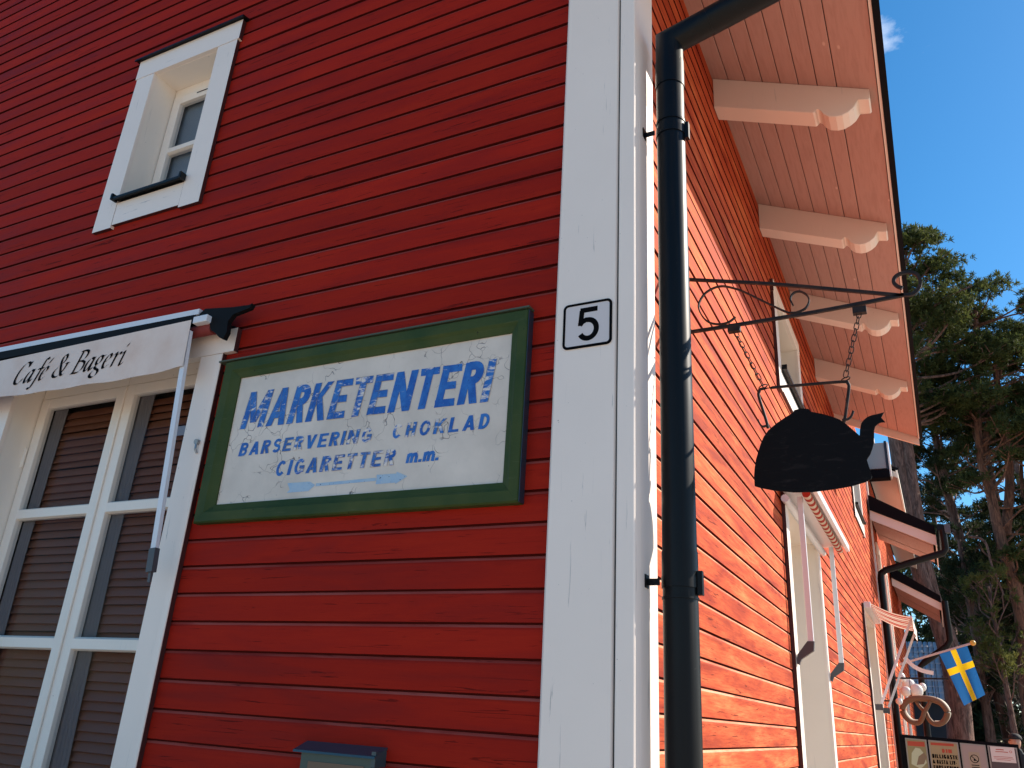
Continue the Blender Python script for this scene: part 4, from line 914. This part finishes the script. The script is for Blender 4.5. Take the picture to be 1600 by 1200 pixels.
pz = thing('pretzel_sign', 'brown carved pretzel sign with pale edges hanging from an iron bar', 'sign', (.1, 13.5, 2.0))
bm = NB(); tube(bm, [(0.1, 13.5, 2.575), (1.02, 13.5, 2.59)], .014, 8); tube(bm, [(.11, 13.5, 2.58), (.11, 13.5, 2.0)], .014, 8); ob('bracket_bar', bm, M['iron'], pz, True)
bm = NB()
bm.free()
for xx in (.42, .80):
    bm = NB(); tube(bm, [(xx, 13.5, 2.585), (xx, 13.5, 2.26)], .005, 6); ob('hanger', bm, M['iron'], pz)
ring = [(-.13, .17), (-.07, .07), (.02, -.03), (.05, -.12), (.13, -.205), (.26, -.19), (.355, -.08), (.37, .03), (.29, .15), (.15, .205), (.0, .215), (-.15, .205), (-.29, .15), (-.37, .03), (-.355, -.08), (-.26, -.19), (-.13, -.205), (-.05, -.12), (-.01, -.02), (.06, .07), (.12, .17)]
path = [(.595 + a * .9, 13.5 + (.03 if i < 3 else (-.04 if i > 16 else 0)), 2.065 + b * .92) for i, (a, b) in enumerate(ring)]
bm = NB(); sm_ = smooth_path(path, 5); tube(bm, sm_, [.026 + .022 * math.sin(math.pi * i / len(sm_)) for i in range(len(sm_))], 12)
mpz = mat('brown_carved_wood', (.22, .115, .065), .6, 0, .2); ob('pretzel', bm, mpz, pz, True)
bm = NB(); sm2 = [Vector(p) + Vector((.02, .055, .012)) for p in smooth_path(path[4:17], 5)]; tube(bm, sm2, .040, 10); ob('pale_edge', bm, mat('cream_edge', (.75, .66, .52), .6), pz, True)

orn = thing('hanging_ornament', 'cluster of rounded white lobes hung above the pretzel sign', 'ornament', (.35, 13.9, 2.4)); mwh = mat('white_shell_plastic', (.80, .76, .70), .4)
for (a, b, c, r_) in ((.28, 13.9, 2.62, .085), (.38, 14.0, 2.50, .105), (.50, 13.9, 2.40, .09), (.33, 13.8, 2.38, .08), (.60, 14.0, 2.47, .075), (.24, 14.0, 2.50, .07)):
    bm = NB(); sphere(bm, (a, b, c), r_, 1.0 + .2 * math.sin(a * 40), .8, 1.15 + .25 * math.sin(c * 50)); ob('globe', bm, mwh, orn, True)
bm = NB(); flatbar(bm, smooth_path([(.36, 14.2, 2.98), (.48, 14.2, 2.84), (.62, 14.2, 2.76), (.80, 14.2, 2.72)], 5), .07, .01, (0, 1, 0)); ob('ribbon', bm, mwh, orn)
gl_ = thing('globe_lamp', 'small white globe lamp beside the far black downpipe', 'lamp', (.2, 13.2, 2.1))
bm = NB(); sphere(bm, (.235, 13.2, 2.19), .055, n=16, m=12); ob('globe', bm, mwh, gl_, True); bm = NB(); tube(bm, [(.0, 13.2, 2.19), (.2, 13.2, 2.19)], .012, 8); ob('holder', bm, M['iron'], gl_)

# ------------------------------------------------------------------ notice board
nb = thing('notice_board', 'dark framed outdoor notice board with four poster cases in a row', 'notice board', (1.0, 12.0, 0))
NX = [.30, .615, 1.035, 1.39, 1.785]; zt = lambda x: 1.672 - .030 * (x - .344)
yb_ = lambda x: 12.0
bm = NB(); prism(bm, [(.24, .75), (1.80, .72), (1.80, zt(1.8)), (.24, zt(.24))], 12.0, 12.12, lambda p, q, t: (p, t, q)); ob('back_panel', bm, M['roofing'], nb)
bm = NB(); box(bm, .30, .38, 12.02, 12.10, 0, .8); ob('leg', bm, M['roofing'], nb); bm = NB(); box(bm, 1.66, 1.74, 12.02, 12.10, 0, .8); ob('leg', bm, M['roofing'], nb)
cols_ = [(.26, .22, .10), (.33, .25, .13), (.34, .26, .24), (.07, .045, .05)]; cases = []
for i in range(4):
    a, b = NX[i] + .012, NX[i + 1] - .012
    bm = NB(); prism(bm, [(a, .85), (b, .85), (b, zt(b) - .045), (a, zt(a) - .045)], 11.975, 11.999, lambda p, q, t: (p, t, q)); cs = ob('poster_case', bm, mat('case_frame', (.28, .27, .25), .5), nb)
    bm = NB(); prism(bm, [(a + .018, .87), (b - .018, .87), (b - .018, zt(b) - .062), (a + .018, zt(a) - .062)], 11.970, 11.974, lambda p, q, t: (p, t, q)); ps = ob('poster', bm, mat('poster_paper', cols_[i], .4), cs); cases.append((cs, a, b))
fn = lambda x, z, y: (x, y, z)
ink = M['ink']; redink = mat('red_poster_ink', (.42, .05, .02), .5)
cs, a, b = cases[0]
bm = NB(); prism(bm, [(a + .05, 1.27), (a + .07, 1.42), (a + .13, 1.50), (a + .19, 1.49), (a + .24, 1.42), (a + .26, 1.30), (a + .17, 1.21)], 11.966, 11.969, lambda p, q, t: (p, t, q)); ob('printed_shape', bm, mat('pale_print', (.48, .50, .34), .5), cs)
bm = NB(); prism(bm, [(a + .12, 1.26), (a + .16, 1.38), (a + .24, 1.44), (a + .27, 1.38), (a + .22, 1.28)], 11.962, 11.965, lambda p, q, t: (p, t, q)); ob('printed_shape', bm, mat('brown_print', (.22, .15, .09), .5), cs)
bm = NB(); box(bm, a + .03, b - .03, 11.966, 11.969, 1.52, 1.585); ob('printed_band', bm, redink, cs)
lettering('lettering', 'A LIV', a + .03, b - .05, 1.13, .06, .26, fn, ink, cs, 11.966, 0)
cs, a, b = cases[1]
bm = NB(); box(bm, a + .03, b - .06, 11.966, 11.969, 1.55, 1.585); ob('printed_band', bm, redink, cs)
lettering('lettering', 'BILLIGASTE', a + .03, b - .03, 1.375, .052, .30, fn, ink, cs, 11.966, 0)
lettering('lettering', '& BÄSTA LIV-', a + .03, b - .05, 1.300, .052, .30, fn, ink, cs, 11.966, 0)
lettering('lettering', 'FÖRSÄKRING', a + .03, b - .03, 1.225, .052, .30, fn, ink, cs, 11.966, 0)
bm = NB()
for (xa, xb, zz) in ((a + .045, a + .055, 0),): pass
bm.free()
lettering('lettering', 'DIN', a + .17, a + .30, 1.455, .05, .30, fn, redink, cs, 11.966, 0)
cs, a, b = cases[2]; cxx = a + .16
bm = NB(); box(bm, cxx - .065, cxx + .075, 11.966, 11.969, 1.25, 1.49); ob('small_notice', bm, mat('beige_notice', (.36, .28, .20), .5), cs)
bm = NB(); lay = bm.verts.layers.float.new('wear'); rib(bm, lay, arc(cxx + .005, 1.40, .052, .052, 0, 360, 28), .005, fn, 11.9655, 0); rib(bm, lay, [(cxx - .033, 1.437), (cxx + .043, 1.363)], .005, fn, 11.9653, 0)
rib(bm, lay, arc(cxx + .005, 1.385, .008, .008, 0, 360, 10), .007, fn, 11.9651, 0)
rib(bm, lay, [(cxx - .045, 1.315), (cxx + .055, 1.315)], (0, .006), fn, 11.9655, 0); rib(bm, lay, [(cxx - .045, 1.285), (cxx + .055, 1.285)], (0, .006), fn, 11.9655, 0)
me = bpy.data.meshes.new('prohibition_print'); bm.to_mesh(me); bm.free(); link('prohibition_print', me, ink, cs)
cs, a, b = cases[3]
bm = NB(); box(bm, a + .03, b - .035, 11.966, 11.969, 1.38, 1.585); ob('white_sheet', bm, mat('white_sheet_paper', (.66, .58, .56), .5), cs)
bm = NB(); lay = bm.verts.layers.float.new('wear')
for z_, xa, xb, h_ in ((1.545, .10, .20, .006), (1.515, .09, .25, .005), (1.45, .06, .30, .003), (1.43, .06, .31, .003), (1.41, .09, .27, .003)): rib(bm, lay, smooth_path([(a + xa, z_, 0), (a + (xa + xb) / 2, z_ + .003, 0), (a + xb, z_, 0)], 4), (0, h_), fn, 11.9655, 0)
rib(bm, lay, arc(a + .285, 1.525, .014, .014, 0, 360, 14), .003, fn, 11.9655, 0)
me = bpy.data.meshes.new('print_lines'); bm.to_mesh(me); bm.free(); link('print_lines', me, redink, cs)

# ------------------------------------------------------------------ person behind the notice board
def skin_body(name, pts, edges, rads, m, parent, sub=2):
    me = bpy.data.meshes.new(name); me.from_pydata(pts, edges, []); o = bpy.data.objects.new(name, me); COL.objects.link(o)
    md = o.modifiers.new('skin', 'SKIN'); 
    for i, r_ in enumerate(rads): me.skin_vertices[0].data[i].radius = r_ if isinstance(r_, tuple) else (r_, r_)
    me.skin_vertices[0].data[0].use_root = True
    s_ = o.modifiers.new('sub', 'SUBSURF'); s_.levels = sub; s_.render_levels = sub
    dg = bpy.context.evaluated_depsgraph_get(); me2 = bpy.data.meshes.new_from_object(o.evaluated_get(dg)); bpy.data.objects.remove(o)
    me2.polygons.foreach_set('use_smooth', [True] * len(me2.polygons)); me2.materials.clear(); return link(name, me2, m, parent)
pe = thing('person', 'person in a dark cap and dark jacket standing behind the notice board', 'person', (1.93, 14.0, 0))
skin = mat('skin', (.50, .27, .19), .5); jk = mat('dark_jacket', (.018, .022, .024), .8); cap_m = mat('black_cap', (.012, .012, .014), .8); tr_m = mat('dark_trousers', (.02, .022, .03), .8)
X, Y = 1.93, 14.0
V = [(X, Y, .95), (X, Y, 1.15), (X, Y, 1.38), (X - .02, Y, 1.50), (X - .045, Y - .01, 1.585), (X + .10, Y, .88), (X + .11, Y, .48), (X + .11, Y + .02, .08), (X + .12, Y - .14, .04), (X - .10, Y, .88), (X - .11, Y, .48), (X - .11, Y + .02, .08), (X - .12, Y - .14, .04),
     (X + .19, Y, 1.40), (X + .25, Y, 1.12), (X + .26, Y - .10, .88), (X - .19, Y, 1.40), (X - .25, Y, 1.12), (X - .26, Y - .10, .88)]
E_ = [(0, 1), (1, 2), (2, 3), (3, 4), (0, 5), (5, 6), (6, 7), (7, 8), (0, 9), (9, 10), (10, 11), (11, 12), (2, 13), (13, 14), (14, 15), (2, 16), (16, 17), (17, 18)]
RR = [(.16, .11), (.15, .11), (.18, .12), .065, .055, .095, .065, .045, .04, .095, .065, .045, .04, .07, .052, .038, .07, .052, .038]
skin_body('body', V, E_, RR, jk, pe)
hx, hy, hz = X - .055, Y - .02, 1.675
bm = NB(); sphere(bm, (hx, hy, hz), .1, .80, .98, 1.18, 20, 14)
for v in bm.verts:
    dx_, dy_, dz_ = v.co.x - hx, v.co.y - hy, v.co.z - hz
    if dx_ < -.06 and abs(dy_) < .02 and -.03 < dz_ < .02: v.co.x -= .022
sphere(bm, (hx + .005, hy - .10, hz - .005), .022, .8, .4, 1.3, 8, 6); sphere(bm, (hx + .005, hy + .095, hz - .005), .022, .8, .4, 1.3, 8, 6)
hd_ = ob('head', bm, skin, pe, True)
for s_ in (-1, 1):
    bm = NB(); sphere(bm, (hx - .068, hy + s_ * .034, hz + .012), .010, 1, 1, .7, 8, 6); ob('eye', bm, M['ink'], hd_, True)
bm = NB(); sphere(bm, (hx + .006, hy, hz + .045), .107, .95, .98, .78, 18, 12)
for v in bm.verts: v.co.z = max(v.co.z, hz + .035)
prism(bm, [(-.17, -.05), (-.17, .05), (-.08, .085), (-.08, -.085)], hz + .036, hz + .046, lambda p, q, t: (hx + p, hy + q, t)); ob('cap', bm, cap_m, pe, True)
bm = NB(); tube(bm, smooth_path([(X + .05, Y - .13, 1.49), (X + .11, Y - .10, 1.47), (X + .16, Y - .07, 1.435)], 4), .008, 6); ob('shoulder_stripe', bm, mwh, pe, True)
for s_ in (-1, 1):
    base = Vector((X + s_ * .265, Y - .13, .84)); bm = NB(); sphere(bm, base, .038, .7, .5, 1.15, 10, 8)
    for i_, (dx_, ln) in enumerate(((-.024, .062), (-.008, .075), (.008, .072), (.022, .055))):
        tube(bm, smooth_path([base + Vector((dx_ * .8, 0, -.03)), base + Vector((dx_, -.008, -.03 - ln * .5)), base + Vector((dx_, -.022, -.03 - ln))], 3), [.009, .009, .008, .008, .008, .007, .006], 7)
    tube(bm, [base + Vector((-s_ * .022, -.01, .01)), base + Vector((-s_ * .036, -.022, -.02)), base + Vector((-s_ * .032, -.032, -.045))], [.011, .010, .007], 7)
    ob('hand', bm, skin, pe, True)

# ------------------------------------------------------------------ tiled house far behind
th = thing('tiled_house', 'dark house with a shining tiled roof seen under the porch', 'house', (2.5, 31, 0))
bm = NB(); box(bm, -3.0, 1.5, 30.4, 34, 0, 2.86); ob('wall', bm, M['darkwall'], th)
rf_slope = (33.5 - 30.2, 7.2 - 4.0)
bm = NB(); prism(bm, [(30.0, 2.86), (32.2, 4.98), (34.4, 2.86)], -3.3, 1.8, lambda p, q, t: (t, p, q)); rf = ob('roof', bm, M['roofing'], th)
tl = NB()
pts = [(math.cos(a) * .082, math.sin(a) * .040) for a in [math.pi * i / 6 for i in range(7)]]
A = [tl.verts.new((x_, 0, z_ + .02)) for x_, z_ in pts]; B = [tl.verts.new((x_ * .92, .235, z_ - .01 + .225)) for x_, z_ in pts]
for j in range(6): tl.faces.new((A[j], A[j + 1], B[j + 1], B[j]))
tl.faces.new(A); tm = None
big = NB()
for r_ in range(10):
    for c_ in range(13):
        x_ = -0.35 + c_ * .166; y_ = 30.02 + r_ * .215; z_ = 2.90 + r_ * .207
        if tm is None:
            o_ = ob('tile', tl, M['tile'], rf, True, loc=(x_, y_, z_)); tm = o_.data
        else: o_ = link('tile', tm, M['tile'], rf, loc=(x_, y_, z_))
        o_.rotation_euler = (random.uniform(-.05, .03), random.uniform(-.03, .03), 0)

# ------------------------------------------------------------------ trees
def leaves_mesh(name, cl, per, size, seed):
    """cl: array of (x,y,z,rx,rz); per-clump tufts of thin needles"""
    rg = np.random.default_rng(seed); V_ = []
    for (x_, y_, z_, rx, rz) in cl:
        nt = max(4, int(per * (rx / .8) ** 2)); npn = 22
        d = rg.normal(size=(nt, 3)); d /= np.linalg.norm(d, axis=1)[:, None]; rad = rg.random(nt) ** .45 * (1 + .18 * rg.standard_normal(nt))
        tc_ = d * rad[:, None] * np.array([rx, rx, rz]); tc_[:, 2] -= .25 * rx * (np.hypot(tc_[:, 0], tc_[:, 1]) / rx) ** 2
        tc_ = np.repeat(tc_ + np.array([x_, y_, z_]), npn, 0); dd = np.repeat(d, npn, 0); n_ = nt * npn
        a = dd * .45 + rg.normal(size=(n_, 3)) * .8 + np.array([0, 0, .45]); a /= np.linalg.norm(a, axis=1)[:, None]
        c_ = tc_ + a * size * .25 * rg.random(n_)[:, None] + rg.normal(size=(n_, 3)) * size * .22
        b = np.cross(a, rg.normal(size=(n_, 3))); b /= np.linalg.norm(b, axis=1)[:, None]
        s1 = size * (.5 + .7 * rg.random(n_))[:, None]; w_ = s1 * .15
        V_.append(np.stack([c_ - b * w_, c_ + b * w_, c_ + a * s1 + b * w_ * .4, c_ + a * s1 - b * w_ * .4], 1))
    V_ = np.concatenate(V_).reshape(-1, 3); nf = len(V_) // 4
    me = bpy.data.meshes.new(name); me.vertices.add(len(V_)); me.vertices.foreach_set('co', V_.astype(np.float32).ravel())
    me.loops.add(nf * 4); me.loops.foreach_set('vertex_index', np.arange(nf * 4, dtype=np.int32)); me.polygons.add(nf)
    me.polygons.foreach_set('loop_start', np.arange(0, nf * 4, 4, dtype=np.int32)); me.update(calc_edges=True); return me

def tree(name, label, path, r0, r1, bark, leafm, crown, per, size, seed, group=None, limb_r=.06, extra=None):
    """path: trunk points; crown: list of (dx,dy,z,rx,rz) clumps about the trunk top"""
    rg = random.Random(seed); t = thing(name, label, 'tree', (path[0][0], path[0][1], 0), group)
    sp = smooth_path(path, 6); n_ = len(sp); bm = NB()
    tube(bm, sp, [r0 + (r1 - r0) * (i / (n_ - 1)) for i in range(n_)], 12)
    if extra:
        for e_ in extra: es_ = smooth_path(e_[0], 5); tube(bm, es_, [e_[1] + (e_[2] - e_[1]) * i / (len(es_) - 1) for i in range(len(es_))], 10)
    def at(z):
        for p_, q_ in zip(sp, sp[1:]):
            if p_.z <= z <= q_.z: return p_.lerp(q_, (z - p_.z) / max(q_.z - p_.z, 1e-3))
        return sp[-1]
    for (cx_, cy_, cz_, rx, rz) in crown:
        s_ = at(max(sp[0].z + 1, cz_ - .5 - rg.random() * .8)); e_ = Vector((cx_, cy_, cz_)); m_ = s_.lerp(e_, .5) + Vector((rg.uniform(-.2, .2), rg.uniform(-.2, .2), -.15 + rg.uniform(-.2, .3)))
        tube(bm, smooth_path([s_, m_, e_], 4), [limb_r * (1 - .75 * i / 8) for i in range(9)], 6)
        for _ in range(4):
            q_ = e_ + Vector((rg.uniform(-1, 1) * rx, rg.uniform(-1, 1) * rx, rg.uniform(-.5, .6) * rz)); tube(bm, [m_.lerp(e_, rg.uniform(.3, .9)), q_], [limb_r * .35, .012], 4, False)
    ob('trunk', bm, bark, t, True)
    me = leaves_mesh('crown', crown, per, size, seed); link('crown', me, leafm, t); return t

def crown_pts(path_top, zlo, zhi, R0, n, seed, flat=.45, rr=(.45, .95), taper=.55, cx=None):
    rg = random.Random(seed); out = []; x0, y0 = path_top
    for _ in range(n):
        t_ = rg.random(); z_ = zlo + (zhi - zlo) * t_; Rm_ = R0 * (1 - taper * t_ ** 1.6) * (.55 + .45 * min(1, t_ * 4)); a = rg.random() * 6.283; q_ = Rm_ * math.sqrt(rg.random())
        r_ = rg.uniform(*rr); out.append((x0 + q_ * math.cos(a), y0 + q_ * math.sin(a), z_, r_, r_ * flat * rg.uniform(.8, 1.3)))
    return out

A_ = [(1.12, 27.5, 0), (1.14, 27.5, 1.1), (1.26, 27.5, 3.3), (1.18, 27.5, 4.5), (.88, 27.5, 6.1), (.78, 27.5, 8.1), (.76, 27.5, 11.0), (.85, 27.6, 14), (1.1, 27.8, 17.5)]
tree('pine_tree', 'thick grey brown pine with twin stems rising behind the porch roofs', A_, .42, .14, M['bark'], M['needle'],
     crown_pts((1.55, 27.8), 12.6, 19.4, 2.9, 60, 11, .40, (.5, 1.0)), 78, .135, 21, None, .07, [([(1.25, 27.4, 2.6), (1.08, 27.3, 4.6), (.66, 27.3, 6.6), (.50, 27.4, 8.5), (.42, 27.5, 12)], .26, .24)])
B_ = [(3.42, 30, 0), (3.30, 30, 2.9), (3.52, 30, 5.7), (3.32, 30, 8.1), (3.22, 30, 10.1), (3.12, 30, 11.6), (3.62, 30, 16.0), (3.8, 30, 17.4)]
tree('pine_tree', 'slender red barked pine with a curved trunk beside the flag', B_, .27, .07, M['bark_red'], M['needle'],
     crown_pts((4.35, 30.2), 11.8, 17.8, 3.2, 60, 12, .34, (.5, .95), .3) + crown_pts((3.9, 30.6), 6.6, 11.8, 2.2, 26, 52, .32, (.35, .6), .1), 64, .135, 22, None, .05, [([(3.15, 30.1, 11.2), (3.6, 30.4, 12.8), (4.3, 30.6, 14.8)], .12, .06), ([(3.5, 30.3, 8.5), (4.0, 30.5, 11), (4.1, 30.4, 15)], .19, .10)])
C_2 = [(5.6, 31.5, 0), (5.3, 31.5, 3), (5.0, 31.5, 6.5), (4.6, 31.5, 8.8), (5.2, 31.5, 11.5), (5.6, 31.6, 16)]
tree('pine_tree', 'red barked pine with a kinked stem at the right edge', C_2, .30, .08, M['bark_red'], M['needle'],
     crown_pts((6.1, 31.8), 7.6, 17.4, 2.9, 64, 13, .36, (.5, .95), .3), 58, .135, 23, None, .05, [([(4.75, 31.5, 8.4), (4.35, 31.5, 9.6), (4.5, 31.5, 11.5)], .12, .05)])
D_2 = [(3.0, 33, 0), (2.7, 33, 3), (2.35, 33, 7), (2.0, 33, 10.5), (1.8, 33, 14), (1.7, 33, 18)]
tree('spruce_tree', 'dark spruce with a sunlit leaning trunk between the two pines', D_2, .30, .08, M['bark'], M['needle_dark'],
     crown_pts((2.3, 33.2), 12.5, 20, 2.4, 26, 14, .38, (.45, .85), .3) + crown_pts((2.5, 33.1), 5.8, 13.0, 2.6, 78, 44, .3, (.35, .70), .1), 56, .14, 24, None, .045)
tree('spruce_tree', 'low dark spruce directly right of the farthest porch', [(2.1, 31, 0), (2.1, 31, 4), (2.05, 31, 8.5)], .20, .06, M['bark'], M['needle_dark'],
     crown_pts((2.15, 31.1), 3.4, 8.0, 1.35, 26, 15, .42, (.35, .65), .35), 56, .13, 25, None, .04)
tree('birch_tree', 'small yellow green tree lit by the sun left of the curved pine', [(2.75, 29.0, 0), (2.7, 29, 3), (2.65, 29, 6.5)], .12, .04, M['bark'], M['needle_yel'],
     crown_pts((2.75, 29.1), 4.0, 7.4, 1.15, 22, 16, .6, (.3, .6), .3), 52, .12, 26, None, .035, [([(2.3, 29, 8.2), (2.75, 29, 8.0), (2.85, 29, 7.2), (3.05, 29, 6.2)], .05, .03)])
tree('spruce_tree', 'broad dark spruce low at the right edge', [(4.7, 33, 0), (4.7, 33, 5), (4.7, 33, 9)], .25, .06, M['bark'], M['needle_dark'],
     crown_pts((4.75, 33.2), 2.6, 9.0, 2.0, 36, 17, .42, (.4, .8), .3), 44, .14, 27, None, .045)
FAR = ((3.9, 40, 17, 3.4, 31, 60, 'dark spruce standing behind the curved pine'), (7.4, 41, 22.5, 3.6, 32, 34, 'tall dark spruce behind the kinked pine at the right edge'), (1.3, 44, 15, 2.8, 33, 40, 'short dark spruce far behind the twin stemmed pine'), (5.6, 47, 22, 3.3, 34, 18, 'thin tall spruce farthest back behind the curved pine'),
       (10.5, 38, 21, 3.6, 35, 26, 'tall broad spruce beyond the right edge, farther from the houses'), (9.3, 30, 17, 3.0, 36, 26, 'tall spruce beyond the right edge, nearer the notice board'))
for (x_, y_, h_, R_, sd_, nn, lb) in FAR:
    tree('spruce_tree', lb, [(x_, y_, 0), (x_ + .3, y_, h_ * .5), (x_ + .1, y_, h_ * .93)], .34, .07, M['bark'], M['needle_dark'],
         crown_pts((x_ + .2, y_), h_ * .3, h_, R_, nn, sd_, .4, (.5, 1.0), .45), 40, .19, sd_, 'tall spruces behind the pines', .05)
# brushwood at the foot of the forest
rg = np.random.default_rng(5); bm = NB()
for i in range(1100):
    x_ = rg.uniform(2.6, 8.5); y_ = rg.uniform(29.5, 37); z_ = rg.uniform(0, 3.4); a = rg.uniform(0, 6.28); l_ = rg.uniform(.5, 1.6)
    d_ = Vector((math.cos(a) * .7, math.sin(a) * .7, rg.uniform(-.2, 1.0))) * l_; p_ = Vector((x_, y_, z_))
    tube(bm, [p_, p_ + d_ * .5 + Vector((0, 0, rg.uniform(-.1, .15))), p_ + d_], [.018, .012, .005], 3, False)
o_ = ob('undergrowth', bm, M['twig']); tag(o_, 'bare brown brushwood at the foot of the forest', kind='stuff')
me = leaves_mesh('undergrowth_leaves', [(float(rg.uniform(2.6, 9)), float(rg.uniform(31, 38)), float(rg.uniform(.2, 3.0)), .8, .6) for _ in range(30)], 14, .14, 77)
o_ = link('shrubbery', me, M['needle_dark']); tag(o_, 'dark shrubs at the foot of the forest', kind='stuff')
me = leaves_mesh('forest', [(float(rg.uniform(-6, 26)), float(rg.uniform(52, 62)), float(rg.uniform(0, 11)), 2.4, 1.6) for _ in range(170)], 3, .6, 78)
o_ = link('forest', me, M['needle_dark']); tag(o_, 'far dark forest filling the gaps between the trees', kind='stuff')
